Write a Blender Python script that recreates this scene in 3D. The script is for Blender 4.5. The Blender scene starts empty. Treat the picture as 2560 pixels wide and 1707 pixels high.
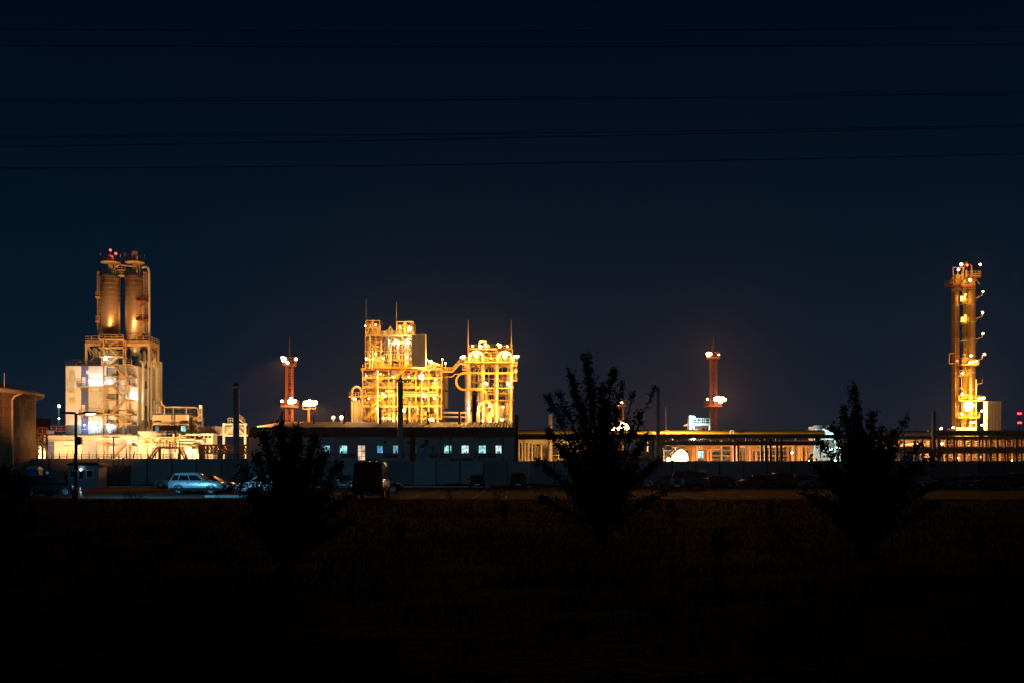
import bpy, math, random
import numpy as np
from mathutils import Vector, Matrix
R = random.Random(7)
PI = math.pi
C = bpy.context.scene.collection
SC = bpy.context.scene

# ------------------------------------------------------------------ camera, sky, exposure
EYE = 1.75
F = 2489.0            # focal length in pixels of the 2560 px wide photograph (35 mm lens)
HOR = 1180.0          # horizon row
cam = bpy.data.objects.new('camera', bpy.data.cameras.new('camera'))
C.objects.link(cam)
cam.location = (0, 0, EYE)
cam.rotation_euler = (PI / 2, 0, 0)
cam.data.sensor_width = 36
cam.data.lens = 36 * F / 2560
cam.data.shift_y = (HOR - 853.5) / 2560
cam.data.clip_start = 0.1
cam.data.clip_end = 6000
SC.camera = cam

world = bpy.data.worlds.new('World')
SC.world = world
world.use_nodes = True
wn, wl = world.node_tree.nodes, world.node_tree.links
wn.clear()
w_out = wn.new('ShaderNodeOutputWorld')
w_bg = wn.new('ShaderNodeBackground')
w_bg.inputs['Strength'].default_value = 1.0
w_tc = wn.new('ShaderNodeTexCoord')
w_sep = wn.new('ShaderNodeSeparateXYZ')
w_ramp = wn.new('ShaderNodeValToRGB')
stops = [(0.0, (0.0085, 0.0135, 0.0250)), (0.035, (0.0065, 0.0125, 0.0240)), (0.10, (0.0026, 0.0098, 0.0215)),
         (0.20, (0.0008, 0.0072, 0.0172)), (0.32, (0.0003, 0.0043, 0.0128)), (0.44, (0.0002, 0.0024, 0.0092)), (1.0, (0.0002, 0.0016, 0.0066))]
el = w_ramp.color_ramp.elements
while len(el) < len(stops):
    el.new(0.5)
for e, (p, c) in zip(el, stops):
    e.position = p
    e.color = (*c, 1)
wl.new(w_tc.outputs['Generated'], w_sep.inputs[0])
wl.new(w_sep.outputs['Z'], w_ramp.inputs[0])
wl.new(w_ramp.outputs[0], w_bg.inputs['Color'])
wl.new(w_bg.outputs[0], w_out.inputs['Surface'])

SC.view_settings.view_transform = 'Standard'
SC.view_settings.look = 'None'
SC.view_settings.exposure = 0
SC.view_settings.gamma = 1
SC.view_settings.use_curve_mapping = False
SC.render.engine = 'CYCLES'
cy = SC.cycles
cy.use_denoising = True
cy.max_bounces = 5
cy.diffuse_bounces = 2
cy.glossy_bounces = 3
cy.volume_bounces = 0
cy.transmission_bounces = 3
cy.sample_clamp_indirect = 2.0
cy.use_light_tree = True
cy.caustics_reflective = False
cy.caustics_refractive = False

# ------------------------------------------------------------------ helpers
ORG, CH = {}, {}

def P(px, py, Y):
    """the point at depth Y that stands at pixel (px, py) of the photograph"""
    return Vector(((px - 1280) / F * Y, Y, EYE - (py - HOR) / F * Y))
def X(px, Y): return (px - 1280) / F * Y
def Z(py, Y): return EYE - (py - HOR) / F * Y

def link(o, parent=None):
    C.objects.link(o)
    if parent is not None:
        o.parent = parent
        CH.setdefault(parent.name, []).append(o)
    return o

def tag(o, label=None, cat=None, group=None, kind=None):
    if label: o['label'] = label
    if cat: o['category'] = cat
    if group: o['group'] = group
    if kind: o['kind'] = kind
    return o

def thing(name, loc, label, cat, group=None, rz=0):
    o = bpy.data.objects.new(name, None)
    o.empty_display_size = 0.3
    link(o)
    o.location = loc
    o.rotation_euler = (0, 0, rz)
    ORG[o.name] = Vector(loc)
    return tag(o, label, cat, group)

class MB:
    def __init__(self):
        self.v, self.f, self.s = [], [], []
    def add(self, vs, fs, smooth=False):
        b = len(self.v)
        self.v.extend(tuple(p) for p in vs)
        self.f.extend(tuple(i + b for i in q) for q in fs)
        self.s.extend([smooth] * len(fs))
        return self
    def box(self, x0, x1, y0, y1, z0, z1):
        vs = [(x, y, z) for z in (z0, z1) for y in (y0, y1) for x in (x0, x1)]
        return self.add(vs, [(0, 2, 3, 1), (4, 5, 7, 6), (0, 1, 5, 4), (2, 6, 7, 3), (0, 4, 6, 2), (1, 3, 7, 5)])
    def frame(self, d):
        d = Vector(d).normalized()
        up = Vector((0, 0, 1)) if abs(d.z) < 0.95 else Vector((0, 1, 0))
        a = d.cross(up).normalized()
        return a, a.cross(d).normalized()
    def bar(self, p, q, w, h=None):
        h = h or w
        p, q = Vector(p), Vector(q)
        a, b = self.frame(q - p)
        vs = [o + a * (sx * w / 2) + b * (sy * h / 2) for o in (p, q) for sx, sy in ((-1, -1), (1, -1), (1, 1), (-1, 1))]
        return self.add(vs, [(0, 1, 5, 4), (1, 2, 6, 5), (2, 3, 7, 6), (3, 0, 4, 7), (3, 2, 1, 0), (4, 5, 6, 7)])
    def path(self, pts, r, n=8, r2=None, cap=True):
        pts = [Vector(p) for p in pts]
        m = len(pts)
        vs = []
        t0 = (pts[1] - pts[0]).normalized()
        a, b = self.frame(t0)
        for i, p in enumerate(pts):
            if i == 0: t = t0
            elif i == m - 1: t = (pts[-1] - pts[-2]).normalized()
            else: t = ((pts[i + 1] - p).normalized() + (p - pts[i - 1]).normalized()).normalized()
            a = (a - t * a.dot(t)).normalized()
            b = t.cross(a)
            rr = r if r2 is None else r + (r2 - r) * i / (m - 1)
            for k in range(n):
                th = 2 * PI * k / n
                vs.append(p + a * (math.cos(th) * rr) + b * (math.sin(th) * rr))
        fs = [(i * n + k, i * n + (k + 1) % n, (i + 1) * n + (k + 1) % n, (i + 1) * n + k) for i in range(m - 1) for k in range(n)]
        self.add(vs, fs, n > 4)
        if cap:
            self.add(vs[:n], [tuple(range(n - 1, -1, -1))])
            self.add(vs[-n:], [tuple(range(n))])
        return self
    def tube(self, p, q, r, n=8, r2=None):
        return self.path([p, q], r, n, r2)
    def lathe(self, cx, cy_, prof, n=24, smooth=True, cap=True):
        vs, m = [], len(prof)
        for r, z in prof:
            for k in range(n):
                th = 2 * PI * k / n
                vs.append((cx + r * math.cos(th), cy_ + r * math.sin(th), z))
        fs = [(i * n + k, i * n + (k + 1) % n, (i + 1) * n + (k + 1) % n, (i + 1) * n + k) for i in range(m - 1) for k in range(n)]
        if cap:
            fs.append(tuple(range(n - 1, -1, -1)))
            fs.append(tuple((m - 1) * n + k for k in range(n)))
        return self.add(vs, fs, smooth)
    def sphere(self, c, r, n=10, m=6):
        c = Vector(c)
        rx, ry, rz = (r, r, r) if not hasattr(r, '__len__') else r
        prof = [(math.sin(PI * i / m), -math.cos(PI * i / m)) for i in range(1, m)]
        vs = [c + Vector((rx * s * math.cos(2 * PI * k / n), ry * s * math.sin(2 * PI * k / n), rz * h)) for s, h in prof for k in range(n)]
        vs += [c + Vector((0, 0, -rz)), c + Vector((0, 0, rz))]
        fs = [(i * n + k, i * n + (k + 1) % n, (i + 1) * n + (k + 1) % n, (i + 1) * n + k) for i in range(m - 2) for k in range(n)]
        fs += [(k, len(vs) - 2, (k + 1) % n) for k in range(n)]
        fs += [((m - 2) * n + k, (m - 2) * n + (k + 1) % n, len(vs) - 1) for k in range(n)]
        return self.add(vs, fs, True)
    def railing(self, pts, h=1.1, step=1.6, r=0.035):
        pts = [Vector(p) for p in pts]
        for p, q in zip(pts, pts[1:]):
            L = (q - p).length
            k = max(1, round(L / step))
            for i in range(k + 1):
                o = p.lerp(q, i / k)
                self.bar(o, o + Vector((0, 0, h)), r * 1.7)
            for f in (1.0, 0.52):
                self.bar(p + Vector((0, 0, h * f)), q + Vector((0, 0, h * f)), r * 1.6)
            self.bar(p + Vector((0, 0, .08)), q + Vector((0, 0, .08)), .03, .14)
        return self
    def ladder(self, x, y, z0, z1, w=0.5, r=0.03, cage=True, rung=0.35):
        for s in (-1, 1):
            self.bar((x + s * w / 2, y, z0), (x + s * w / 2, y, z1), r * 2)
        z = z0 + .2
        while z < z1:
            self.bar((x - w / 2, y, z), (x + w / 2, y, z), r * 1.4)
            z += rung
        if cage:
            z = z0 + 2.3
            hoop = [(x + .38 * math.cos(a), y - .05 - .68 * math.sin(a) * 1.0, 0) for a in np.linspace(0, PI, 7)]
            while z < z1:
                for p, q in zip(hoop, hoop[1:]):
                    self.bar((p[0], p[1], z), (q[0], q[1], z), .05)
                z += 1.0
            for k in (1, 3, 5):
                self.bar((hoop[k][0], hoop[k][1], z0 + 2.3), (hoop[k][0], hoop[k][1], z1), .04)
        return self
    def stair(self, p, q, w=0.9, rail=True, d=(0, 1, 0)):
        p, q, d = Vector(p), Vector(q), Vector(d)
        for s in (0, 1):
            o = d * (w * s)
            self.bar(p + o, q + o, .1, .26)
            if rail:
                for f in (0.55, 1.05):
                    self.bar(p + o + Vector((0, 0, f)), q + o + Vector((0, 0, f)), .05)
                n = max(2, int((q - p).length / 1.4))
                for i in range(n + 1):
                    b = p.lerp(q, i / n) + o
                    self.bar(b, b + Vector((0, 0, 1.05)), .05)
        n = max(3, int(abs(q.z - p.z) / .24))
        for i in range(n):
            b = p.lerp(q, (i + .5) / n)
            e = (q - p); e.z = 0; e = e.normalized() * .13
            self.add([b - e, b + e, b + e + d * w, b - e + d * w, b - e - Vector((0, 0, .04)), b + e - Vector((0, 0, .04)), b + e + d * w - Vector((0, 0, .04)), b - e + d * w - Vector((0, 0, .04))],
                     [(0, 1, 2, 3), (7, 6, 5, 4), (0, 4, 5, 1), (1, 5, 6, 2), (2, 6, 7, 3), (3, 7, 4, 0)])
        return self
    def truss(self, p, q, h, n, w=0.12, d=0):
        """flat truss from p to q (bottom chord), height h, n bays"""
        p, q, u = Vector(p), Vector(q), Vector((0, 0, h))
        self.bar(p, q, w * 1.5); self.bar(p + u, q + u, w * 1.5)
        for i in range(n + 1):
            a = p.lerp(q, i / n)
            self.bar(a, a + u, w)
            if i < n:
                b = p.lerp(q, (i + 1) / n)
                if i % 2: self.bar(a + u, b, w)
                else: self.bar(a, b + u, w)
        return self
    def mesh(self, name, mat):
        me = bpy.data.meshes.new(name)
        me.from_pydata(self.v, [], self.f)
        me.polygons.foreach_set('use_smooth', self.s)
        me.materials.append(mat)
        me.update()
        return me
    def build(self, name, mat, parent=None, kind=None):
        off = ORG.get(parent.name) if parent is not None else None
        if off is not None and off.length > 0:
            self.v = [(a - off.x, b - off.y, c - off.z) for a, b, c in self.v]
        o = bpy.data.objects.new(name, self.mesh(name, mat))
        link(o, parent)
        if off is not None: ORG[o.name] = off
        if kind: o['kind'] = kind
        return o

def solo(mb, name, mat, base, label, cat, group=None, kind=None):
    """a thing that is one mesh, its origin at its base"""
    b = Vector(base)
    mb.v = [(x - b.x, y - b.y, z - b.z) for x, y, z in mb.v]
    o = bpy.data.objects.new(name, mb.mesh(name, mat))
    link(o)
    o.location = b
    ORG[o.name] = b
    return tag(o, label, cat, group, kind)

def place(me, name, loc, parent, rot=(0, 0, 0), scale=None):
    """a part that shares the mesh me, at the world place loc"""
    o = bpy.data.objects.new(name, me)
    link(o, parent)
    off = ORG.get(parent.name, Vector()) if parent is not None else Vector()
    # sub-parts hang from a part whose own place has to be taken off as well
    q = parent
    pl = Vector()
    while q is not None and q.type != 'EMPTY':
        pl += q.location
        q = q.parent
    o.location = Vector(loc) - off - pl
    o.rotation_euler = rot
    if scale: o.scale = scale
    ORG[o.name] = off
    return o

def copy_tree(o, parent=None):
    c = o.copy()
    link(c, parent)
    for ch in list(CH.get(o.name, [])):
        copy_tree(ch, c)
    return c

# ------------------------------------------------------------------ materials
def mat(name, col, rough=0.6, metal=0.0, var=0.25, scale=0.6, bump=0.0, coat=0.0, streak=False, spec=0.5, alt=None):
    m = bpy.data.materials.new(name)
    m.use_nodes = True
    n, l = m.node_tree.nodes, m.node_tree.links
    b = n['Principled BSDF']
    b.inputs['Roughness'].default_value = rough
    b.inputs['Metallic'].default_value = metal
    b.inputs['Specular IOR Level'].default_value = spec
    if coat:
        b.inputs['Coat Weight'].default_value = coat
        b.inputs['Coat Roughness'].default_value = 0.06
    tc = n.new('ShaderNodeTexCoord')
    mp = n.new('ShaderNodeMapping')
    mp.inputs['Scale'].default_value = (scale, scale, scale * (0.12 if streak else 1))
    l.new(tc.outputs['Object'], mp.inputs[0])
    nz = n.new('ShaderNodeTexNoise')
    nz.inputs['Detail'].default_value = 5
    nz.inputs['Roughness'].default_value = 0.65
    nz.inputs['Scale'].default_value = 1
    l.new(mp.outputs[0], nz.inputs['Vector'])
    rp = n.new('ShaderNodeValToRGB')
    lo = [c * (1 - var) for c in col]
    hi = [min(1, c * (1 + var)) for c in (alt or col)]
    rp.color_ramp.elements[0].position, rp.color_ramp.elements[1].position = .32, .68
    rp.color_ramp.elements[0].color = (*lo, 1)
    rp.color_ramp.elements[1].color = (*hi, 1)
    l.new(nz.outputs['Fac'], rp.inputs[0])
    l.new(rp.outputs[0], b.inputs['Base Color'])
    mr = n.new('ShaderNodeMapRange')
    mr.inputs['To Min'].default_value = max(0.03, rough - .1)
    mr.inputs['To Max'].default_value = min(1, rough + .12)
    l.new(nz.outputs['Fac'], mr.inputs['Value'])
    l.new(mr.outputs[0], b.inputs['Roughness'])
    if bump:
        bp = n.new('ShaderNodeBump')
        bp.inputs['Strength'].default_value = bump
        bp.inputs['Distance'].default_value = 0.05
        n2 = n.new('ShaderNodeTexNoise')
        n2.inputs['Scale'].default_value = scale * 8
        n2.inputs['Detail'].default_value = 4
        l.new(tc.outputs['Object'], n2.inputs['Vector'])
        l.new(n2.outputs['Fac'], bp.inputs['Height'])
        l.new(bp.outputs[0], b.inputs['Normal'])
    return m

def glow(name, col, s, patchy=0):
    m = bpy.data.materials.new(name)
    m.use_nodes = True
    n, l = m.node_tree.nodes, m.node_tree.links
    b = n['Principled BSDF']
    b.inputs['Base Color'].default_value = (.3, .3, .3, 1)
    b.inputs['Emission Color'].default_value = (*col, 1)
    b.inputs['Emission Strength'].default_value = s
    if patchy:      # curtains, shelves and lamps seen dimly in the room behind the pane
        tc = n.new('ShaderNodeTexCoord')
        nz = n.new('ShaderNodeTexNoise')
        nz.inputs['Scale'].default_value = patchy
        nz.inputs['Detail'].default_value = 3
        l.new(tc.outputs['Object'], nz.inputs['Vector'])
        mr = n.new('ShaderNodeMapRange')
        mr.inputs['From Min'].default_value, mr.inputs['From Max'].default_value = .35, .62
        mr.inputs['To Min'].default_value, mr.inputs['To Max'].default_value = s * .35, s * 1.25
        l.new(nz.outputs['Fac'], mr.inputs['Value'])
        l.new(mr.outputs[0], b.inputs['Emission Strength'])
    m.cycles.emission_sampling = 'NONE'
    return m

M = dict(
    panel=mat('white_cladding', (.66, .64, .60), .55, var=.07, scale=.25, streak=True),
    cream=mat('cream_paint', (.62, .58, .50), .55, var=.1, scale=.3),
    bluep=mat('blue_cladding', (.10, .11, .26), .5, var=.12, scale=.3),
    steel=mat('galvanised_steel', (.52, .48, .40), .5, .15, var=.25, scale=.7),
    frame=mat('painted_frame', (.40, .27, .12), .5, var=.25, scale=.6),
    pipe=mat('pipe_cladding', (.60, .56, .48), .38, .35, var=.15, scale=.5, streak=True),
    silo=mat('silo_steel', (.44, .32, .21), .30, .5, var=.18, scale=.9, streak=True),
    dark=mat('dark_steel', (.045, .042, .042), .5, var=.3, scale=1.0),
    stack=mat('stack_paint', (.30, .27, .25), .5, var=.3, scale=.9, streak=True),
    yellow=mat('yellow_paint', (.52, .36, .02), .5, var=.15, scale=.6),
    mast=mat('red_mast_paint', (.15, .045, .02), .6, var=.25, scale=.4),
    redlead=mat('red_lead', (.16, .035, .02), .6, var=.3, scale=.3),
    concrete=mat('concrete', (.24, .25, .25), .8, var=.22, scale=.5, bump=.3),
    concrete2=mat('weathered_concrete', (.15, .155, .15), .85, var=.35, scale=.6, bump=.4, streak=True),
    concrete3=mat('patched_concrete', (.20, .20, .19), .85, var=.3, scale=.4, bump=.3),
    panel2=mat('weathered_cladding', (.54, .51, .46), .6, var=.12, scale=.3, streak=True),
    tank=mat('tank_paint', (.46, .33, .19), .6, var=.14, scale=.35, streak=True),
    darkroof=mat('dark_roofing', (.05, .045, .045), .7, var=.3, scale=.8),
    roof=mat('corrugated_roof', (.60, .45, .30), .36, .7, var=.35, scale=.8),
    render=mat('rendered_wall', (.30, .29, .28), .8, var=.14, scale=.4),
    dado=mat('dark_dado', (.05, .06, .07), .7, var=.2, scale=.6),
    asphalt=mat('asphalt', (.030, .024, .022), .92, spec=.03, var=.35, scale=.35, bump=.5),
    soil=mat('field_soil', (.014, .0075, .005), .95, spec=.01, var=.5, scale=.5, bump=1.0, alt=(.011, .008, .004)),
    yard=mat('plant_yard_concrete', (.30, .28, .25), .75, var=.2, scale=.2, bump=.3),
    kerb=mat('kerb_stone', (.33, .33, .32), .8, var=.2, scale=1),
    white=mat('white_paint', (.72, .72, .70), .55, var=.12, scale=1),
    worn=mat('worn_line_paint', (.26, .25, .23), .8, var=.5, scale=1.5),
    tower=mat('tower_paint', (.24, .16, .10), .5, .1, var=.3, scale=.5, streak=True),
    grass=mat('grass_blades', (.0050, .0030, .0016), .95, spec=.0, var=.4, scale=.9),
    leaf=mat('leaf_green', (.045, .048, .020), .7, spec=.2, var=.4, scale=1.5),
    bark=mat('bark', (.07, .05, .038), .9, var=.3, scale=4),
    rubber=mat('rubber', (.012, .012, .012), .9, spec=.1, var=.2, scale=3),
    glass=mat('dark_glass', (.006, .007, .009), .14, var=.1, scale=1, spec=.55),
    rim=mat('alloy_rim', (.50, .50, .52), .35, .7, var=.08, scale=3),
    chrome=mat('chrome', (.6, .6, .6), .15, 1, var=.05, scale=3),
    plastic=mat('black_plastic', (.012, .012, .013), .75, spec=.15, var=.15, scale=3),
    lampglass=mat('headlamp_glass', (.55, .55, .55), .12, .3, var=.08, scale=3, coat=1),
    taillamp=mat('tail_lamp_glass', (.35, .015, .015), .15, var=.1, scale=3, coat=1),
    silver=mat('silver_car_paint', (.52, .53, .54), .32, .45, var=.04, scale=1, coat=1),
    black=mat('black_car_paint', (.006, .006, .007), .3, .2, var=.1, scale=1, coat=1),
    navy=mat('dark_blue_car_paint', (.02, .03, .06), .3, .3, var=.1, scale=1, coat=1),
    maroon=mat('dark_red_car_paint', (.09, .015, .012), .3, .3, var=.1, scale=1, coat=1),
    greyc=mat('grey_car_paint', (.14, .14, .145), .3, .4, var=.06, scale=1, coat=1),
    whitec=mat('white_car_paint', (.70, .70, .69), .35, var=.04, scale=1, coat=1),
    toilet=mat('blue_plastic', (.03, .09, .42), .5, var=.08, scale=2),
    orange=mat('orange_plastic', (.65, .12, .02), .5, var=.1, scale=3),
    hut=mat('hut_cladding', (.20, .24, .28), .6, var=.12, scale=.8),
    skin=mat('skin', (.45, .28, .20), .6, var=.08, scale=6),
    cloth=mat('dark_cloth', (.02, .02, .025), .9, var=.2, scale=5),
    cap=mat('pale_cap_cloth', (.42, .44, .45), .9, var=.1, scale=5),
    wire=mat('cable_sheath', (.002, .002, .0025), .95, spec=0.0, var=.1, scale=2),
)
E = dict(
    s=glow('sodium_lens', (1.0, .66, .26), 30),
    y=glow('amber_lens', (1.0, .62, .16), 30),
    w=glow('cool_white_lens', (.72, .86, 1.0), 30),
    c=glow('cyan_white_lens', (.45, 1.0, .95), 30),
    r=glow('red_beacon_lens', (1.0, .03, .02), 14),
    win=glow('lit_window_pane', (.42, .98, .95), 1.0, 1.6),
    win2=glow('white_lit_window_pane', (.62, 1.0, .92), 1.35, 2.2),
    win3=glow('blue_lit_window_pane', (.30, .80, 1.0), .75, 1.9),
    warm=glow('warm_lit_pane', (1.0, .72, .45), .8, 1.2),
    dim=glow('dim_lit_pane', (.25, .75, .85), .35, 1.5),
)
LC = dict(b=(.16, .62, 1.0), s=(1.0, .56, .22), y=(1.0, .44, .08), w=(.70, .85, 1.0), c=(.42, .95, 1.0), r=(1, .03, .02), o=(1.0, .34, .08))

# ------------------------------------------------------------------ lamps
_lens = {k: MB().sphere((0, 0, 0), 1, 12, 8).mesh('lens', E[k]) for k in 'sywcr'}
_hb = MB()
_hb.add([(-.8, .35, -.75), (.8, .35, -.75), (.8, .35, .75), (-.8, .35, .75), (-.45, 1.15, -.4), (.45, 1.15, -.4), (.45, 1.15, .4), (-.45, 1.15, .4)],
        [(0, 1, 2, 3), (7, 6, 5, 4), (0, 4, 5, 1), (1, 5, 6, 2), (2, 6, 7, 3), (3, 7, 4, 0)])
_hb.bar((-.95, .6, 0), (-.95, .6, -1.5), .14); _hb.bar((.95, .6, 0), (.95, .6, -1.5), .14); _hb.bar((-1.0, .6, -1.5), (1.0, .6, -1.5), .16)
_hm = _hb.mesh('floodlight', M['dark'])
_ld = {}
def light(parent, loc, power, col, radius=.25, aim=None, angle=140, blend=.6, name='lamp_light'):
    kind = 'POINT' if aim is None else 'SPOT'
    key = (kind, round(power, 1), col, radius, angle)
    if key not in _ld:
        d = bpy.data.lights.new(name, kind)
        d.energy = power
        d.color = LC[col]
        d.shadow_soft_size = radius
        if kind == 'SPOT':
            d.spot_size = math.radians(angle)
            d.spot_blend = blend
        _ld[key] = d
    o = bpy.data.objects.new(name, _ld[key])
    link(o, parent)
    off = ORG.get(parent.name, Vector())
    q, pl = parent, Vector()
    while q is not None and q.type != 'EMPTY':
        pl += q.location
        q = q.parent
    o.location = Vector(loc) - off - pl
    if aim is not None:
        o.rotation_euler = (Vector(aim) - Vector(loc)).to_track_quat('-Z', 'Y').to_euler()
    return o

def flood(root, p, power, col='s', size=.5, lcol=None, dy=None, aim=None, name='floodlight'):
    """floodlight fixture at p: housing (part) > lens (sub-part), and the light it gives"""
    p = Vector(p)
    size *= .62 * R.uniform(.85, 1.2)
    h = place(_hm, name, p, root, scale=(size,) * 3)
    h.rotation_euler = (0, 0, R.uniform(-.5, .5))
    e = bpy.data.objects.new('lens', _lens[col])
    link(e, h)
    e.scale = (R.uniform(.75, 1.15), .8, R.uniform(.7, 1.05))
    if size > .40:
        for k in range(3):  # extra glowing balls, added to spread a big lamp's glare unevenly
            g_ = bpy.data.objects.new('lens', _lens[col]); link(g_, h)
            q_ = R.uniform(.35, .6)
            g_.location = (R.uniform(-1.3, 1.3), R.uniform(-.3, .2), R.uniform(-1.0, .9)); g_.scale = (q_, q_, q_)
    if power:
        d = size * 2.0 if dy is None else dy
        o = light(root, p + Vector((0, -d, -.1)), power, lcol or col, aim=aim)
    return h
# ================================================================== THE SETTING
def sheet(name, x0, x1, y0, y1, z, m, nx=1, ny=1, amp=0.0):
    xs, ys = np.linspace(x0, x1, nx + 1), np.linspace(y0, y1, ny + 1)
    rr = np.random.RandomState(3)
    vs = [(x, y, z + (amp * (rr.rand() - .5) if 0 < i < nx and 0 < j < ny else 0)) for j, y in enumerate(ys) for i, x in enumerate(xs)]
    fs = [(j * (nx + 1) + i, j * (nx + 1) + i + 1, (j + 1) * (nx + 1) + i + 1, (j + 1) * (nx + 1) + i) for j in range(ny) for i in range(nx)]
    mb = MB(); mb.add(vs, fs, amp > 0)
    o = mb.build(name, m)
    o['kind'] = 'structure'
    ORG[o.name] = Vector()
    return o
ground = sheet('ground', -900, 900, -60, 1100, -.06, M['soil'])
field = sheet('field', -80, 80, 2, 64, -.02, M['soil'], 160, 90, .09)
WY = 126.0
lot = sheet('parking_lot', -75, 95, 64, 116, .02, M['asphalt'])
verge = sheet('verge', -75, 95, 116.2, WY + 2, .03, M['soil'], 120, 8, .1)
yard = sheet('plant_yard', -190, 200, WY + 2.01, 420, .02, M['yard'])
mb = MB()
mb.box(-75, 95, 116.0, 116.2, 0, .16)
tag(mb.build('kerb', M['kerb']), kind='structure')
mb = MB()
mb.box(X(512, 69), X(640, 69), 69.0, 69.3, 0.0, .17)
tag(mb.build('kerb', M['kerb']), kind='structure')
_st = MB().box(-.05, .05, 0, 1, 0, .004).mesh('parking_stripe', M['worn'])
for k in range(-2, 22):
    x = -9.15 + 2.18 * k
    for y0, y1 in ((84, 97.5), (65.5, 75)):
        if abs(x) < 32 and R.random() < .93:
            place(_st, 'parking_stripe', (x + R.uniform(-.03, .03), y0 + R.uniform(0, .6), .021), lot, scale=(1, y1 - y0 - R.uniform(0, 1.2), 1))

# ------------------------------------------------------------------ perimeter wall
def wall(x0, x1, h, label):
    t = thing('perimeter_wall', ((x0 + x1) / 2, WY, 0), label, 'wall')
    n = round((x1 - x0) / 3)
    w = (x1 - x0) / n
    pm = MB()
    pm.box(-w / 2 + .11, w / 2 - .11, -.06, .06, 0.05, h - .12)
    pm.box(-w / 2 + .10, w / 2 - .10, -.10, .10, h - .118, h)          # coping
    pm.box(-w / 2 + .12, w / 2 - .12, -.085, -.061, .3, .5)
    for k in range(3):
        pm.box(-w / 2 + .5 + k * .7, -w / 2 + 1.05 + k * .7, -.075, -.061, .8, h - .5)
    pms = [pm.mesh('panel', M[k]) for k in ('concrete', 'concrete2', 'concrete3')]
    qm = MB(); qm.box(-.1, .1, -.13, .13, 0, h + .04); qm = qm.mesh('post', M['dado'])
    for i in range(n):
        place(R.choice(pms), 'panel', (x0 + w * (i + .5), WY + R.uniform(-.02, .02), R.uniform(-.02, .02)), t, (R.uniform(-.008, .008), 0, 0))
    for i in range(n + 1):
        place(qm, 'post', (x0 + w * i, WY, R.uniform(-.02, .03)), t)
    return t
XS = X(617, WY)
wall(X(62, WY), XS - .1, 3.50, 'taller grey concrete panel wall left of the leafy bush, below the white plant')
wall(XS + .1, X(2860, WY), 3.2, 'long lower grey concrete panel wall right of the leafy bush, behind the parked cars')

t = thing('barbed_wire_fence', (X(340, WY + 1.2), WY + 1.2, 0), 'dark rail fence with slanted spikes rising just above the left concrete wall', 'fence')
xa, xb = X(130, WY + 1.2), X(612, WY + 1.2)
n = 26
for i in range(n + 1):
    x = xa + (xb - xa) * i / n
    m_ = MB(); m_.bar((x, WY + 1.2, 0), (x, WY + 1.2, 4.1), .09)
    m_.bar((x, WY + 1.2, 4.0), (x + R.uniform(-.2, .35), WY + .9, 4.45), .05)
    m_.build('post', M['dark'], t)
for z in (3.62, 3.82, 4.02):
    m_ = MB(); m_.bar((xa, WY + 1.2, z), (xb, WY + 1.2, z + .03), .07); m_.build('rail', M['dark'], t)

# ------------------------------------------------------------------ storage tank at the left edge
TY, TR = 124.0, 11.0
tcx = X(64, TY) - TR + .1
t = thing('storage_tank', (tcx, TY, 0), 'round tan storage tank with dark conical roof and ladder at the left edge', 'storage tank')
def onT(a, r, z): return (tcx + r * math.cos(a), TY + r * math.sin(a), z)
MB().lathe(tcx, TY, [(TR, 0), (TR, 11.4)], 64).build('shell', M['tank'], t)
mb = MB()
for z in np.arange(1.2, 11, 1.2):
    mb.lathe(tcx, TY, [(TR + .01, z - .03), (TR + .035, z - .02), (TR + .035, z + .02), (TR + .01, z + .03)], 64)
for k in range(44):
    a = k * 2 * PI / 44
    for i, z in enumerate(np.arange(0, 10.7, 1.2)):
        a_ = a + (i % 2) * PI / 44
        mb.bar(onT(a_, TR + .012, z + .05), onT(a_, TR + .012, z + 1.15), .022)
mb.build('plate_joint', M['stack'], t)
MB().lathe(tcx, TY, [(TR + .95, 11.35), (TR + 1.0, 11.4), (TR + 1.0, 11.8), (TR + .9, 11.82)], 64).build('gutter', M['cream'], t)
MB().lathe(tcx, TY, [(TR + .9, 11.83), (TR * .5, 13.3), (.3, 14.0)], 48).build('roof', M['darkroof'], t)
ang = -PI / 2 + .98
mb = MB()
da = .05
for z in np.arange(1.5, 12, .42):
    mb.bar(onT(ang - da, TR + .25, z), onT(ang + da, TR + .25, z), .05)
for s in (-1, 1):
    mb.bar(onT(ang + s * da, TR + .25, 1.0), onT(ang + s * da, TR + .25, 13.7), .08)
mb.build('ladder', M['dark'], t)
mb = MB()
for z in np.arange(3.4, 11.6, .95):
    pts = [onT(ang + da * 1.3 * math.cos(a), TR + .25 + .75 * math.sin(a), z) for a in np.linspace(0, PI, 7)]
    for p, q in zip(pts, pts[1:]): mb.bar(p, q, .05)
for a in (PI * .25, PI * .5, PI * .75):
    mb.bar(onT(ang + da * 1.3 * math.cos(a), TR + .25 + .75 * math.sin(a), 3.4), onT(ang + da * 1.3 * math.cos(a), TR + .25 + .75 * math.sin(a), 11.2), .045)
mb.build('ladder_cage', M['dark'], t)
for z in (3.2, 5.3, 7.2, 9.1):
    mb = MB()
    pts = [onT(a, TR + .12, z) for a in np.linspace(-PI / 2 - .1, ang - .04, 8)]
    mb.path(pts, .06, 6); mb.build('pipe', M['dark'], t)
a2 = -PI / 2 + 1.30
mb = MB(); mb.path([onT(a2 + .06, TR + .95, 11.4), onT(a2, TR + .5, 11.0), onT(a2, TR + .15, 10.6), onT(a2, TR + .15, .1)], .13, 8)
mb.build('downpipe', M['steel'], t)
mb = MB()
pts = [onT(a, TR + .4, 11.85) for a in np.linspace(-PI / 2 + .45, -PI / 2 + .95, 6)]
mb.railing(pts, 1.1, 1.2, .03); mb.build('railing', M['dark'], t)
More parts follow.
